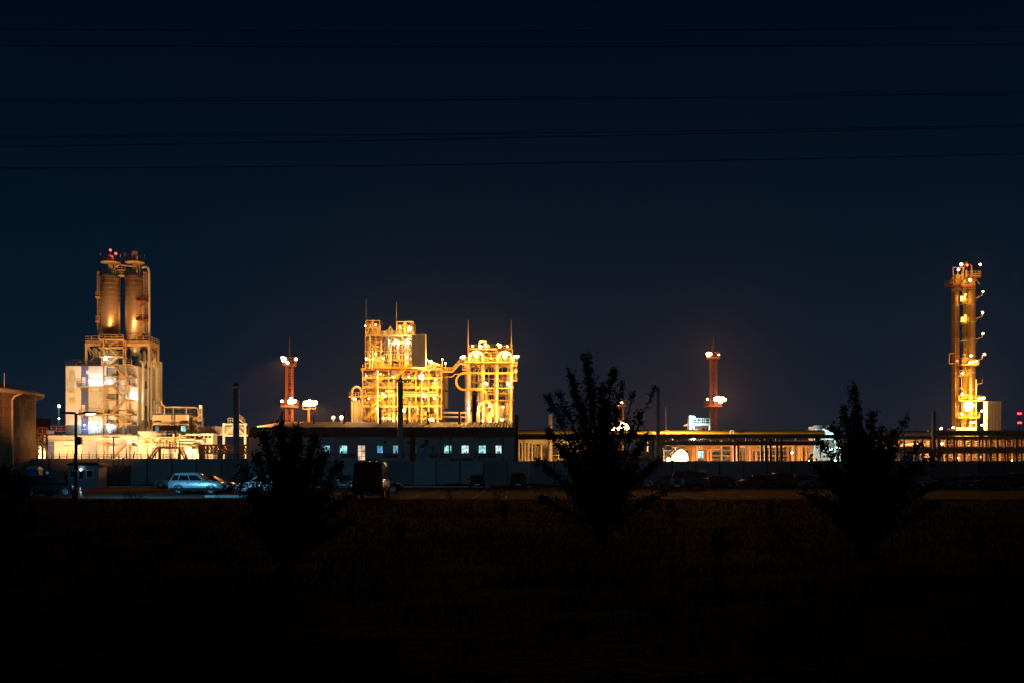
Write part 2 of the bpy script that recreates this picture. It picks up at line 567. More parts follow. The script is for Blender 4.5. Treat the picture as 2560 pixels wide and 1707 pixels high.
mb = MB(); mb.bar(onT(ang + .2, TR + .3, 11.8), onT(ang + .2, TR + .3, 13.7), .07); mb.build('vent_pipe', M['steel'], t)

# ------------------------------------------------------------------ portable toilet
ty = 108.0
x0, x1 = X(66, ty), X(93, ty)
zt = Z(1172, ty)
t = thing('portable_toilet', ((x0 + x1) / 2, ty, .03), 'bright blue portable toilet cabin beside the round tank', 'toilet', rz=0)
mb = MB(); mb.box(x0, x1, ty, ty + 1.25, .03, zt); mb.build('cabin', M['toilet'], t)
mb = MB()
mb.add([(x0 - .08, ty - .08, zt), (x1 + .08, ty - .08, zt), (x1 + .08, ty + 1.33, zt), (x0 - .08, ty + 1.33, zt), (x0 + .05, ty + .62, zt + .35), (x1 - .05, ty + .62, zt + .35)],
       [(0, 1, 5, 4), (2, 3, 4, 5), (1, 2, 5), (3, 0, 4), (3, 2, 1, 0)])
mb.build('roof', M['white'], t)
mb = MB(); mb.box(x1 + .001, x1 + .04, ty + .2, ty + 1.05, .12, zt - .1); d = mb.build('door', M['toilet'], t)
mb = MB(); mb.box(x1 + .041, x1 + .09, ty + .28, ty + .36, 1.0, 1.2); mb.build('handle', M['plastic'], d)
mb = MB()
for k in range(3): mb.box(x0 + .25 + k * .3, x0 + .45 + k * .3, ty - .012, ty - .001, zt - .75, zt - .55)
mb.build('vent_grille', M['white'], t)
mb = MB(); mb.tube((x0 + .3, ty + 1.0, zt), (x0 + .3, ty + 1.0, zt + .6), .05); mb.build('vent_pipe', M['plastic'], t)

# ------------------------------------------------------------------ guard hut and gate leaves
ty = 112.0
x0, x1 = X(170, ty), X(247, ty)
zt = Z(1162, ty)
t = thing('guard_hut', ((x0 + x1) / 2, ty, .02), 'small grey guard hut with flat overhanging roof and window by the wall', 'hut')
mb = MB()
mb.box(x0, x1, ty, ty + 2.2, .02, zt)
mb.build('wall', M['hut'], t)
mb = MB()
mb.add([(x0 - .25, ty - .3, zt), (x1 + .25, ty - .3, zt), (x1 + .25, ty + 2.4, zt), (x0 - .25, ty + 2.4, zt), (x0 + .25, ty + .2, zt + .32), (x1 - .25, ty + .2, zt + .32), (x1 - .25, ty + 2.0, zt + .32), (x0 + .25, ty + 2.0, zt + .32)],
       [(0, 1, 5, 4), (1, 2, 6, 5), (2, 3, 7, 6), (3, 0, 4, 7), (4, 5, 6, 7), (3, 2, 1, 0)])
mb.build('roof', M['darkroof'], t)
for wx0, wx1, z0, z1, nm, mt in ((.06, .34, 1.15, 2.0, 'window', 'glass'), (.36, .52, .1, 2.1, 'door', 'hut'), (.6, .82, 1.15, 2.0, 'window', 'glass')):
    a, b = x0 + (x1 - x0) * wx0, x0 + (x1 - x0) * wx1
    mb = MB(); mb.box(a, b, ty - .05, ty - .001, z0, z1); o = mb.build(nm, M['hut' if nm == 'door' else 'white'], t)
    mb = MB(); mb.box(a + .07, b - .07, ty - .06, ty - .0505, z0 + (1.0 if nm == 'door' else .07), z1 - .07); mb.build('pane', M['glass'], o)
mb = MB(); mb.sphere((x0 + 1.5, ty - .12, 2.05), .09); mb.build('door_lamp', E['w'], t)
ty = WY - .35
for a, b, lb in ((249, 287, 'dark metal gate leaf in the wall next to the guard hut'), (291, 325, 'dark metal gate leaf in the wall farther from the guard hut')):
    x0, x1 = X(a, ty), X(b, ty)
    t = thing('gate_leaf', ((x0 + x1) / 2, ty, .05), lb, 'gate')
    for k in range(6):
        w = (x1 - x0) / 6
        mb = MB(); mb.box(x0 + k * w + .015, x0 + (k + 1) * w - .015, ty, ty + .05, .1, 2.6); mb.build('panel', M['dark'], t)
    mb = MB()
    for z in (.2, 1.4, 2.5): mb.box(x0, x1, ty + .051, ty + .1, z - .05, z + .05)
    for x in (x0, x1): mb.box(x - .05, x + .05, ty - .02, ty + .1, .03, 2.7)
    mb.build('gate_frame', M['dark'], t)

# ------------------------------------------------------------------ street lamps
def street_lamp(px, Y, ptop, arms, label, lit=None, r=.09):
    x, zt = X(px, Y), Z(ptop, Y)
    t = thing('street_lamp', (x, Y, 0), label, 'street lamp')
    mb = MB(); mb.tube((x, Y, 0), (x, Y, zt), r * 1.35, 10, r); mb.build('pole', M['dark'], t)
    mb = MB(); mb.box(x - r * 2, x + r * 2, Y - r * 2, Y + r * 2, .0, .5); mb.build('base_box', M['dark'], t)
    for k, (dx, dy) in enumerate(arms):
        e = Vector((x + dx, Y + dy, zt + .04))
        d = Vector((dx, dy, 0)).normalized()
        mb = MB(); mb.tube((x, Y, zt - .05), e - d * .35, .045, 6); mb.build('arm', M['dark'], t)
        s = d.cross(Vector((0, 0, 1)))
        mb = MB()
        vs = []
        for f, w, h in ((-.45, .08, .05), (-.2, .16, .075), (.35, .17, .06), (.5, .10, .03)):
            for sx, sz in ((-1, -1), (1, -1), (1, 1), (-1, 1)):
                vs.append(e + d * f + s * (sx * w) + Vector((0, 0, sz * h)))
        mb.add(vs, [(i * 4 + j, i * 4 + (j + 1) % 4, i * 4 + 4 + (j + 1) % 4, i * 4 + 4 + j) for i in range(3) for j in range(4)] + [(3, 2, 1, 0), (12, 13, 14, 15)])
        h = mb.build('lamp_head', M['dark'], t)
        if lit and k in lit:
            mb = MB()
            vs = [e + d * f + s * (sx * .13) + Vector((0, 0, -.085 - .03 * (1 - abs(sx)))) for f in (-.2, .36) for sx in (-1, 0, 1)]
            mb.add(vs, [(0, 1, 4, 3), (1, 2, 5, 4)])
            vs2 = [v + Vector((0, 0, .02)) for v in vs]
            mb.add(vs2, [(3, 4, 1, 0), (4, 5, 2, 1)])
            mb.build('lens', E['w'], h)
            light(t, e + Vector((0, 0, -.25)), lit[k][0], lit[k][1], .12, aim=Vector((x + 10, Y + 27, -1.0)), angle=140, blend=1)
    return t
lp = street_lamp(190, 65, 1033, [(-.45, -.1), (1.0, -.25)], 'tall black double-headed lamp post beside the traffic cone, one head lit', {1: (8800, 'b')})
x = X(190, 65)
mb = MB(); mb.add([(x + .1, 64.9, 3.55), (x + .42, 64.75, 3.6), (x + .42, 64.75, 4.05), (x + .1, 64.9, 4.1), (x + .1, 65.2, 3.55), (x + .35, 65.15, 3.6), (x + .35, 65.15, 4.05), (x + .1, 65.2, 4.1)],
                  [(0, 1, 2, 3), (7, 6, 5, 4), (0, 4, 5, 1), (1, 5, 6, 2), (2, 6, 7, 3), (3, 7, 4, 0)])
mb.build('camera_box', M['dark'], lp)
l2 = street_lamp(284, WY - .8, 1092, [(-.9, -.2), (.25, 0)], 'shorter black lamp post standing against the wall, unlit', None, .07)
x, Y = X(678, 131), 131.0
t = thing('street_lamp', (x, Y, 0), 'grey post with curved swan-neck lamp arm at the low building corner', 'street lamp')
mb = MB(); mb.tube((x, Y, 0), (x, Y, Z(1074, Y)), .12); mb.build('pole', M['stack'], t)
mb = MB(); mb.path([(x, Y, Z(1076, Y)), (x - .5, Y, Z(1072, Y)), (x - 1.2, Y, Z(1073, Y)), (x - 2.2, Y, Z(1079, Y))], .05, 6); mb.build('arm', M['stack'], t)
mb = MB(); mb.sphere((x - .55, Y - .05, Z(1074.5, Y)), (.35, .12, .09)); mb.build('lamp_head', M['steel'], t)

# ------------------------------------------------------------------ traffic cone, person
def cone(x, y):
    t = thing('traffic_cone', (x, y, .02), 'small orange and white traffic cone at the foot of the tall lamp post', 'traffic cone')
    mb = MB(); mb.box(x - .19, x + .19, y - .19, y + .19, .02, .06); mb.build('base', M['orange'], t)
    for z0, z1, r0, r1, m_ in ((.06, .25, .15, .115, 'orange'), (.25, .42, .115, .085, 'white'), (.42, .54, .085, .064, 'orange'), (.54, .66, .064, .045, 'white'), (.66, .75, .045, .03, 'orange')):
        mb = MB(); mb.lathe(x, y, [(r0, z0), (r1, z1)], 16); mb.build('band', M[m_], t)
cone(X(200.5, 70), 70)

def person(loc, rz):
    v = [(0, 0, .95), (0, 0, 1.15), (0, 0, 1.38), (0, .01, 1.49), (0, .02, 1.60), (0, .02, 1.70)]
    r = [.17, .165, .175, .06, .085, .088]
    e = [(0, 1), (1, 2), (2, 3), (3, 4), (4, 5)]
    def chain(start, pts):
        a = start
        for p, rr in pts:
            v.append(p); r.append(rr); e.append((a, len(v) - 1)); a = len(v) - 1
        return a
    for s in (-1, 1):
        chain(0, [((s * .10, 0, .86), .115), ((s * .11, -.01, .48), .075), ((s * .11, .02, .10), .05), ((s * .12, -.12, .04), .045)])
        a = chain(2, [((s * .20, 0, 1.40), .075), ((s * .25, .02, 1.12), .05), ((s * .24, -.06, .88), .035), ((s * .24, -.07, .80), .04)])
        for k in range(4):
            chain(a, [((s * (.24 + .004), -.10 + .022 * k, .75), .010), ((s * .235, -.105 + .022 * k, .70 - .008 * (k % 3)), .008)])
        chain(a, [((s * .22, -.11, .78), .011), ((s * .215, -.13, .745), .009)])
    me = bpy.data.meshes.new('person')
    me.from_pydata(v, e, [])
    o = bpy.data.objects.new('person', me)
    link(o)
    o.location = loc; o.rotation_euler = (0, 0, rz)
    sk = o.modifiers.new('skin', 'SKIN')
    for i, d in enumerate(me.skin_vertices[0].data):
        d.radius = (r[i], r[i] * (.72 if i < 3 else 1))
        d.use_root = i == 0
    sb = o.modifiers.new('subdivision', 'SUBSURF'); sb.levels = sb.render_levels = 1
    me.materials.append(M['cloth'])
    tag(o, 'person in dark clothes and pale cap standing behind the black minivan', 'person')
    ORG[o.name] = Vector()
    f = MB(); f.sphere((0, -.005, 1.665), (.083, .098, .115), 14, 10)
    f.add([(-.016, -.1, 1.665), (.016, -.1, 1.665), (0, -.128, 1.645), (0, -.1, 1.70)], [(0, 1, 2), (1, 3, 2), (3, 0, 2)])
    for s in (-1, 1):
        f.sphere((s * .032, -.092, 1.69), .013, 6, 5); f.sphere((s * .086, .01, 1.66), (.012, .022, .032), 6, 5)
    f.bar((-.025, -.1, 1.615), (.025, -.1, 1.615), .012)
    f.build('face', M['skin'], o)
    c = MB(); c.lathe(0, .0, [(.096, 1.70), (.102, 1.74), (.085, 1.785), (.03, 1.80)], 14)
    c.add([(-.07, -.08, 1.712), (.07, -.08, 1.712), (.05, -.17, 1.70), (-.05, -.17, 1.70), (-.07, -.08, 1.722), (.07, -.08, 1.722), (.05, -.17, 1.71), (-.05, -.17, 1.71)],
          [(4, 5, 6, 7), (3, 2, 1, 0), (0, 1, 5, 4), (1, 2, 6, 5), (2, 3, 7, 6), (3, 0, 4, 7)])
    c.build('cap', M['cap'], o)
    return o
person((X(117.5, 73), 73, .02), 2.4)
# ================================================================== WHITE PROCESSING PLANT WITH TWIN SILOS (left)
BY = 230.0
def bp(px, py, d=0): return P(px, py, BY) + Vector((0, d, 0))
bx = lambda px: X(px, BY)
bz = lambda py: Z(py, BY)
t = WB = thing('process_building', (bx(255), BY + 7, 0), 'tall white block with blue stripe and zigzag outside stairs under the silos', 'industrial building')
xl, xr, zt = bx(164), bx(344), bz(914)
mb = MB(); mb.box(xl, xr, BY + .12, BY + 15, 0, zt); mb.build('wall', M['panel'], t)
# cladding panels: columns of panels with recessed joints on the front
cols = [164, 184, 203, 221, 246, 272, 296, 320, 344]
rows = [914, 945, 976, 1007, 1038, 1078, 1112, 1150]
for a, b in zip(cols, cols[1:]):
    for c, d in zip(rows, rows[1:]):
        mb = MB(); mb.box(bx(a) + .03, bx(b) - .03, BY - R.uniform(0, .012), BY + .119, max(0.05, bz(d) + .03), bz(c) - .03)
        mb.build('panel', M['bluep' if a == 203 else R.choice(('panel', 'panel', 'panel2'))], t)
for k in range(5):      # side face
    for c, d in zip(rows, rows[1:]):
        mb = MB(); mb.box(xr + .001, xr + .08, BY + .15 + 2.97 * k, BY + 2.97 * (k + 1), max(0.05, bz(d) + .03), bz(c) - .03)
        mb.build('panel', M['cream'], t)
mb = MB(); mb.box(xl - .1, xr + .15, BY - .1, BY + 15.1, zt, zt + .25); mb.build('parapet', M['dark'], t)
for a, b, c, d in ((175, 187, 925, 938), (175, 188, 940, 953), (175, 188, 971, 982), (175, 187, 993, 1008)):
    mb = MB(); mb.box(bx(a), bx(b), BY - .12, BY - .02, bz(d), bz(c)); o = mb.build('louvre', M['yellow'], t)
    n = 6
    for k in range(n):
        z = bz(d) + (bz(c) - bz(d)) * (k + .5) / n
        mb = MB(); mb.bar((bx(a) + .08, BY - .16, z), (bx(b) - .08, BY - .16, z), .06, .12); mb.build('slat', M['cream'], o)
for a, b, c, d in ((216, 222, 925, 934), (205, 213, 1011, 1031), (205, 214, 942, 963), (167, 182, 1058, 1080)):
    mb = MB(); mb.box(bx(a), bx(b), BY - .07, BY - .014, bz(d), bz(c)); mb.build('door', M['cream'], t)
for px, py in ((363, 955), (362, 1018)):      # side windows
    mb = MB(); y = BY + 4.5 if px == 363 else BY + 4.2
    mb.box(xr + .081, xr + .12, y, y + 1.2, bz(py + 12), bz(py - 8)); mb.build('window', M['glass'], t)
mb = MB(); mb.railing([(xl, BY, zt + .25), (xr, BY, zt + .25), (xr, BY + 15, zt + .25)], 1.15, 1.6, .05); mb.build('railing', M['dark'], t)
# balconies
for a, b, py in ((199, 274, 966), (205, 274, 1037), (146, 346, 1085)):
    z = bz(py)
    mb = MB(); mb.box(bx(a), bx(b), BY - 1.4, BY - .02, z - .22, z); o = mb.build('balcony', M['frame'], t)
    mb = MB(); mb.railing([(bx(a), BY - .1, z), (bx(a), BY - 1.35, z), (bx(b), BY - 1.35, z)], 1.15, 1.3, .04); mb.build('railing', M['frame'], o)
    for px in np.arange(a + 6, b, 24):
        mb = MB(); mb.bar((bx(px), BY - .05, z - 1.2), (bx(px), BY - 1.2, z - .25), .1); mb.build('bracket', M['frame'], o)
# stair tower
zs = [1145, 1112, 1085, 1059, 1036, 1000, 965, 942, 914, 893, 872, 852]
for px in (272.5, 328):
    for dy in (-3.0, -1.0):
        top = 852 if px < 300 else 914
        mb = MB(); mb.bar((bx(px), BY + dy, 0), (bx(px), BY + dy, bz(top)), .26); mb.build('stair_column', M['frame'], t)
for i in range(len(zs) - 4):
    a, b = (292, 322) if i % 2 == 0 else (322, 292)
    z0, z1 = max(0.05, bz(zs[i])), bz(zs[i + 1])
    mb = MB(); mb.stair((bx(a), BY - 2.9 + (i % 2) * .0, z0), (bx(b), BY - 2.9, z1), 1.0); mb.build('stair_flight', M['frame'], t)
    mb = MB(); mb.box(bx(272), bx(293), BY - 3.1, BY - .03, z1 - .18, z1); mb.box(bx(321), bx(343), BY - 3.1, BY - .03, z1 - .18, z1)
    mb.bar((bx(272), BY - 3.05, z1 - .1), (bx(329), BY - 3.05, z1 - .1), .16)
    o = mb.build('landing', M['frame'], t)
    mb = MB(); mb.railing([(bx(323), BY - 3.05, z1), (bx(342), BY - 3.05, z1)], 1.1, 1.2, .04); mb.railing([(bx(272), BY - 3.05, z1), (bx(291), BY - 3.05, z1)], 1.1, 1.2, .04)
    mb.build('railing', M['frame'], o)
mb = MB(); mb.box(bx(293), bx(297), BY - .5, BY - .02, bz(1085), bz(914)); mb.build('cable_duct', M['dark'], t)
# pipes and volumes on the right side
for px, py0, py1, r, d in ((357, 905, 1050, .32, 1.5), (370, 905, 1070, .25, 5), (378, 880, 1145, .22, 6), (391, 895, 1060, .42, 9), (396, 890, 1145, .2, 10)):
    q = P(px, py0, BY + d); q2 = P(px, py1, BY + d)
    q.x = max(q.x, xr + .5); q2.x = q.x
    mb = MB(); mb.path([q2, q - Vector((0, 0, .6)), q, q + Vector((-.8, 0, .5))], r, 10); mb.build('pipe', M['pipe'], t)
Yb = BY + 9
mb = MB(); mb.box(X(379, Yb), xr + .25, Yb, Yb + 6.5, 0, Z(897, Yb)); mb.build('stair_shaft', M['panel'], t)
for k in range(9):
    z = 2 + k * 2.7
    mb = MB(); mb.box(X(379, Yb) - .03, xr + .28, Yb - .03, Yb + 6.53, z, z + .05); mb.build('joint_strip', M['cream'], t)
mb = MB()
for k in range(3):
    mb.path([P(385 + 7 * k, 1000 + 8 * k, BY + 8), P(385 + 7 * k, 1030 + 4 * k, BY + 8), P(379 + 5 * k, 1040 + 4 * k, BY + 8), P(366, 1040 + 4 * k, BY + 8)], .4, 10)
mb.build('duct', M['pipe'], t)
# lamps
for px, py, pw, sz in ((235, 950, 750, .22), (250, 950, 750, .22), (281, 952, 500, .2), (336, 990, 750, .22), (218, 1062, 520, .25), (246, 1065, 260, .18), (279, 1064, 520, .2), (325, 1094, 700, .2)):
    p = bp(px, py, -1.5)
    mb = MB(); mb.bar(p + Vector((0, 1.48, .15)), p + Vector((0, .1, .15)), .08); mb.build('lamp_bracket', M['dark'], t)
    h = flood(t, p, 0, 'w', sz)
    light(t, p + Vector((0, -.1, -.4)), pw * .5, 'w', .12)
flood(t, bp(276, 899, -2.5), 500, 'w', .38)

# ---- silo deck and silos
t = DK = thing('silo_deck', (bx(300), BY + 3.6, zt + .25), 'tan steel platform on columns carrying the two tall silos', 'steel frame')
zd = bz(853)
mb = MB(); mb.box(bx(211), bx(372), BY + .6, BY + 6.8, zd - .35, zd); mb.build('deck', M['frame'], t)
for a, b, dy in ((211, 372, .5), (211, 372, 6.6)):
    mb = MB(); mb.box(bx(a), bx(b), BY + dy - .2, BY + dy + .2, zd - 1.05, zd - .36); mb.build('beam', M['frame'], t)
for px, dy in ((213, .6), (240, 4.5), (371, .6), (213, 6.4), (300, 6.4), (371, 6.4)):
    mb = MB(); mb.bar((bx(px), BY + dy, zt + .25), (bx(px), BY + dy, zd - .36), .42); mb.build('column', M['frame'], t)
for (a, b) in (((213, .6), (240, 4.5)), ((371, .6), (371, 6.4)), ((213, .6), (213, 6.4)), ((300, 6.4), (371, 6.4))):
    p, q = Vector((bx(a[0]), BY + a[1], zt + .3)), Vector((bx(b[0]), BY + b[1], zd - .6))
    mb = MB(); mb.bar(p, q, .2); mb.bar(Vector((p.x, p.y, q.z)), Vector((q.x, q.y, p.z)), .2); mb.build('brace', M['frame'], t)
mb = MB(); mb.railing([(bx(211), BY + 6.8, zd), (bx(211), BY + .5, zd), (bx(372), BY + .5, zd), (bx(372), BY + 6.8, zd)], 1.2, 1.5, .05); mb.build('railing', M['frame'], t)
# little stair cage in front of the deck
for px in (259, 270, 312, 317):
    mb = MB(); mb.bar((bx(px), BY - .8, zt), (bx(px), BY - .8, bz(852)), .3); mb.build('cage_column', M['frame'], t)
for py in (852, 871, 893):
    mb = MB(); mb.box(bx(258), bx(318), BY - 2.4, BY + .3, bz(py) - .2, bz(py)); o = mb.build('cage_floor', M['frame'], t)
    mb = MB(); mb.railing([(bx(258), BY - 2.3, bz(py)), (bx(318), BY - 2.3, bz(py))], 1.1, 1.3, .045); mb.build('railing', M['frame'], o)
for i, (a, b) in enumerate(((871, 852), (893, 871), (914, 893))):
    xa, xb = (280, 302) if i % 2 == 0 else (302, 280)
    mb = MB(); mb.stair((bx(xa), BY - 2.2, bz(a)), (bx(xb), BY - 2.2, bz(b)), 1.0); mb.build('stair_flight', M['frame'], t)
def silo(px, w, ptop, label, neck, cap_y):
    x, r, yy = X(px, BY + 3.5), w / 2 * (BY + 3.5) / F, BY + 3.5
    s = thing('silo', (x, yy, zd), label, 'silo')
    z1 = bz(ptop)
    prof = [(.45, zd - 3.2), (r * .98, zd - .4), (r, zd + .1)]
    z, i = zd + .1, 0
    MB().lathe(x, yy, [(r, zd + .01), (r, z1), (r * .5, z1 + .35), (.6, z1 + .45)], 40).build('shell', M['silo'], s)
    MB().lathe(x, yy, [(.4, zd - 3.0), (r * .8, zd - .36)], 24).build('hopper', M['pipe'], s)
    sm = MB().lathe(0, 0, [(r + .004, -.035), (r + .03, -.02), (r + .03, .02), (r + .004, .035)], 40).mesh('seam', M['silo'])
    z = zd + 1.1
    while z < z1:
        place(sm, 'seam', (x, yy, z), s); z += 1.05
    MB().lathe(x, yy, [(r + .06, z1 - .45), (r + .12, z1 - .4), (r + .12, z1 - .1), (r + .06, z1 - .05)], 40).build('top_ring', M['dark'], s)
    ring = lambda rr, z: [(x + rr * math.cos(a), yy + rr * math.sin(a), z) for a in np.linspace(0, 2 * PI, 17)]
    mb = MB(); mb.railing(ring(r + .05, z1), 1.15, 1.2, .035); mb.build('railing', M['dark'], s)
    zn = bz(cap_y)
    MB().lathe(x, yy, [(r * .29, z1 + .3), (r * .29, zn)], 20).build('neck', M['pipe'], s)
    MB().lathe(x, yy, [(r * .8, zn - .2), (r * 1.02, zn), (r * 1.02, zn + .12), (r * .3, zn + .13)], 28).build('top_platform', M['frame'], s)
    mb = MB(); mb.railing(ring(r, zn + .12), 1.3, 1.1, .035); mb.build('platform_railing', M['dark'], s)
    MB().lathe(x, yy, [(r * .32, zn + .14), (r * .32, zn + neck), (r * .2, zn + neck + .3)], 20).build('top_vessel', M['pipe'], s)
    for a in (.4, 2.1, 3.5):
        mb = MB(); mb.bar((x + r * math.cos(a), yy + r * math.sin(a), zn + .1), (x + r * math.cos(a), yy + r * math.sin(a), zn + 2.2), .07); mb.build('vent_pipe', M['steel'], s)
    mb = MB(); mb.bar((x + r * .7, yy - r * .5, z1), (x + r * .7, yy - r * .5, zn), .22); mb.build('strut', M['frame'], s)
    return s, x, r, yy, z1, zn
s1, x1, r1, yy, z1, zn = silo(276, 47, 683, 'tall brown steel silo with two red lights on its top', 1.5, 650)
for px, py in ((276, 626), (289.5, 634.5)):
    p = P(px, py, BY + 3.5)
    mb = MB(); mb.bar((p.x, p.y, zn + .1), p, .09); o = mb.build('beacon_post', M['dark'], s1)
    mb = MB(); mb.sphere(p, .24); mb.build('lens', E['r'], o)
    light(s1, p + Vector((0, -.5, .1)), 110, 'r', .1)
mb = MB(); mb.ladder(x1 - r1 - .35, yy - .2, zd, z1 + 1, .6, .05); mb.build('ladder', M['frame'], s1)
for py in (738, 800):
    mb = MB(); mb.box(x1 - r1 - 1.0, x1 - r1, yy - 1, yy + .6, bz(py) - .12, bz(py)); mb.railing([(x1 - r1, yy - 1, bz(py)), (x1 - r1 - .95, yy - 1, bz(py)), (x1 - r1 - .95, yy + .6, bz(py))], 1.2, .9, .045); mb.build('ladder_platform', M['frame'], s1)
s2, x2, r2, yy, z2, zn2 = silo(337, 46, 684, 'tall brown steel silo next to the slim vertical pipe, without red lights', 2.6, 650)
mb = MB(); mb.ladder(x2 + r2 + .5, yy - .6, zd, z2 + 1, .6, .05); mb.build('ladder', M['frame'], s2)
for py in (750, 798):
    mb = MB(); mb.box(x2 + r2 * .55, x2 + r2 + 1.2, yy - r2 - .3, yy, bz(py) - .12, bz(py)); mb.railing([(x2 + r2 * .55, yy - r2 - .3, bz(py)), (x2 + r2 + 1.2, yy - r2 - .3, bz(py)), (x2 + r2 + 1.2, yy, bz(py))], 1.2, .9, .045)
    mb.bar((x2 + r2 * .8, yy - r2 * .6, bz(py) - 1.2), (x2 + r2 + 1, yy - r2 * .6, bz(py) - .1), .12); mb.build('ladder_platform', M['redlead'], s2)
sx_ = lambda px: X(px, yy)
mb = MB(); mb.path([(sx_(372.5), yy, zt + 1), (sx_(372.5), yy, bz(672)), (sx_(371), yy, bz(664)), (sx_(366), yy, bz(659)), (sx_(355), yy, bz(662))], .3, 10); mb.build('riser_pipe', M['pipe'], s2)
mb = MB()
for py in (690, 730, 790, 830): mb.bar((x2 + r2, yy, bz(py)), (sx_(372), yy, bz(py + 6)), .1)
mb.build('pipe_bracket', M['frame'], s2)
t = thing('silo_bridge', ((x1 + x2) / 2, yy, z1), 'short steel walkways with pipes linking the two silo tops', 'walkway')
for zz in (z1, zn - 1.8):
    mb = MB(); mb.box(x1 + r1 * (.9 if zz == z1 else .4), x2 - r2 * (.9 if zz == z1 else .4), yy - .7, yy + .7, zz - .15, zz); mb.railing([(x1 + r1 * .9, yy - .7, zz), (x2 - r2 * .9, yy - .7, zz)], 1.1, .9, .04); mb.build('walkway', M['frame'], t)
mb = MB(); mb.path([(x1 + r1 * .3, yy - .4, bz(668)), (x1 + r1, yy - .4, bz(655)), (x2, yy - .4, bz(660))], .18, 8); mb.build('pipe', M['pipe'], t)
# small filters and vessels on the roof below the deck
spots = [(219, 868, 5, 1.5), (226, 870, 6, 1.2), (234, 876, 4, 2.0), (332, 880, 7, 2), (341, 874, 6, 3), (351, 880, 8, 4), (358, 876, 5, 5), (205, 896, 4, 3), (248, 885, 7, 8)]
for i, (px, py, w, d) in enumerate(spots):
    x, r = bx(px), w / 2 * BY / F * 1.6
    mb = MB(); mb.lathe(x, BY + 2 + d, [(r * .4, zt + .27), (r, zt + 1.0), (r, bz(py)), (r * .6, bz(py) + .3), (r * .2, bz(py) + .5)], 16)
    solo(mb, 'dust_filter', M['pipe'], (x, BY + 2 + d, zt + .25), ['squat steel dust filter on the white block roof under the silo deck'][0], 'filter vessel', 'dust filters under the silo deck')
mb = MB()
mb.path([bp(186, 914, 1), bp(186, 905, 1), bp(196, 903, 1), bp(203, 908, 1)], .2, 8)
mb.path([bp(193, 912, 1.5), bp(199, 906, 1.5), bp(208, 906, 1.5)], .25, 8)
solo(mb, 'roof_pipe', M['pipe'], (bx(195), BY + 1, zt + .25), 'bent cream pipes on the roof corner of the white block', 'pipe')

# ---- annex on the right
AY = 226.0
ax = lambda px: X(px, AY)
az = lambda py: Z(py, AY)
t = thing('annex_building', (ax(435), AY + 5, 0), 'low tan annex with two lit windows right of the white block', 'industrial building')
mb = MB(); mb.box(ax(381), ax(472), AY + .1, AY + 10, 0, az(1036)); mb.build('wall', M['cream'], t)
cs = [381, 404, 427, 450, 466, 472]
for a, b in zip(cs, cs[1:]):
    for c, d in ((1036, 1056), (1056, 1096)):
        mb = MB(); mb.box(ax(a) + .03, ax(b) - .03, AY, AY + .099, az(d) + .03, az(c) - .03); mb.build('panel', M['white' if a == 466 else 'tank'], t)
mb = MB(); mb.box(ax(380), ax(473), AY - .1, AY + 10.1, az(1036), az(1036) + .2); mb.build('roof', M['darkroof'], t)
mb = MB(); mb.railing([(ax(381), AY, az(1034)), (ax(488), AY, az(1034))], 1.1, 1.2, .045); mb.build('railing', M['dark'], t)
for a, b, m_ in ((389, 397, 'dim'), (453, 464, 'win')):
    mb = MB(); mb.box(ax(a) - .1, ax(b) + .1, AY - .06, AY - .002, az(1082), az(1063)); o = mb.build('window', M['white'], t)
    mb = MB(); mb.box(ax(a), (ax(a) + ax(b)) / 2 - .04, AY - .075, AY - .061, az(1080.5), az(1064.5)); mb.build('pane', E[m_], o)
    mb = MB(); mb.box((ax(a) + ax(b)) / 2 + .04, ax(b), AY - .075, AY - .061, az(1080.5), az(1064.5)); mb.build('pane', E[m_], o)
    mb = MB(); mb.box(ax(a) - .3, ax(b) + .4, AY - 1.0, AY - .002, az(1054.5), az(1053.5)); mb.build('canopy', M['dark'], t)
mb = MB(); mb.ladder(ax(434), AY - .3, az(1070), az(1030), .6, .05, True); mb.build('ladder', M['dark'], t)
mb = MB(); mb.path([P(403, 1000, AY), P(405, 1010, AY), P(413, 1016.5, AY), P(488, 1017.5, AY), P(494, 1020, AY), P(496, 1030, AY), P(496, 1085, AY)], .2, 8); mb.build('pipe', M['frame'], t)
for px in (411, 433, 466):
    mb = MB(); mb.bar((ax(px), AY, az(1036)), (ax(px), AY, az(1018)), .22); mb.build('pipe_support', M['frame'], t)
x = ax(487)
MB().lathe(x, AY + 2.2, [(1.3, 0), (1.3, az(1043)), (1.0, az(1040)), (.3, az(1037))], 24).build('vessel', M['tank'], t)
mb = MB(); mb.box(ax(498.5), ax(505.5), AY - .4, AY + .4, az(1085), az(1012)); o = mb.build('sign_tower', M['white'], t)
for c, d in ((1022, 1034), (1037, 1049)):
    mb = MB(); mb.box(ax(500.3), ax(503.7), AY - .45, AY - .401, az(d), az(c)); mb.build('panel', M['redlead'], o)
mb = MB(); mb.box(ax(499), ax(505), AY - .44, AY - .401, az(1080), az(1051)); mb.build('panel', M['toilet'], o)

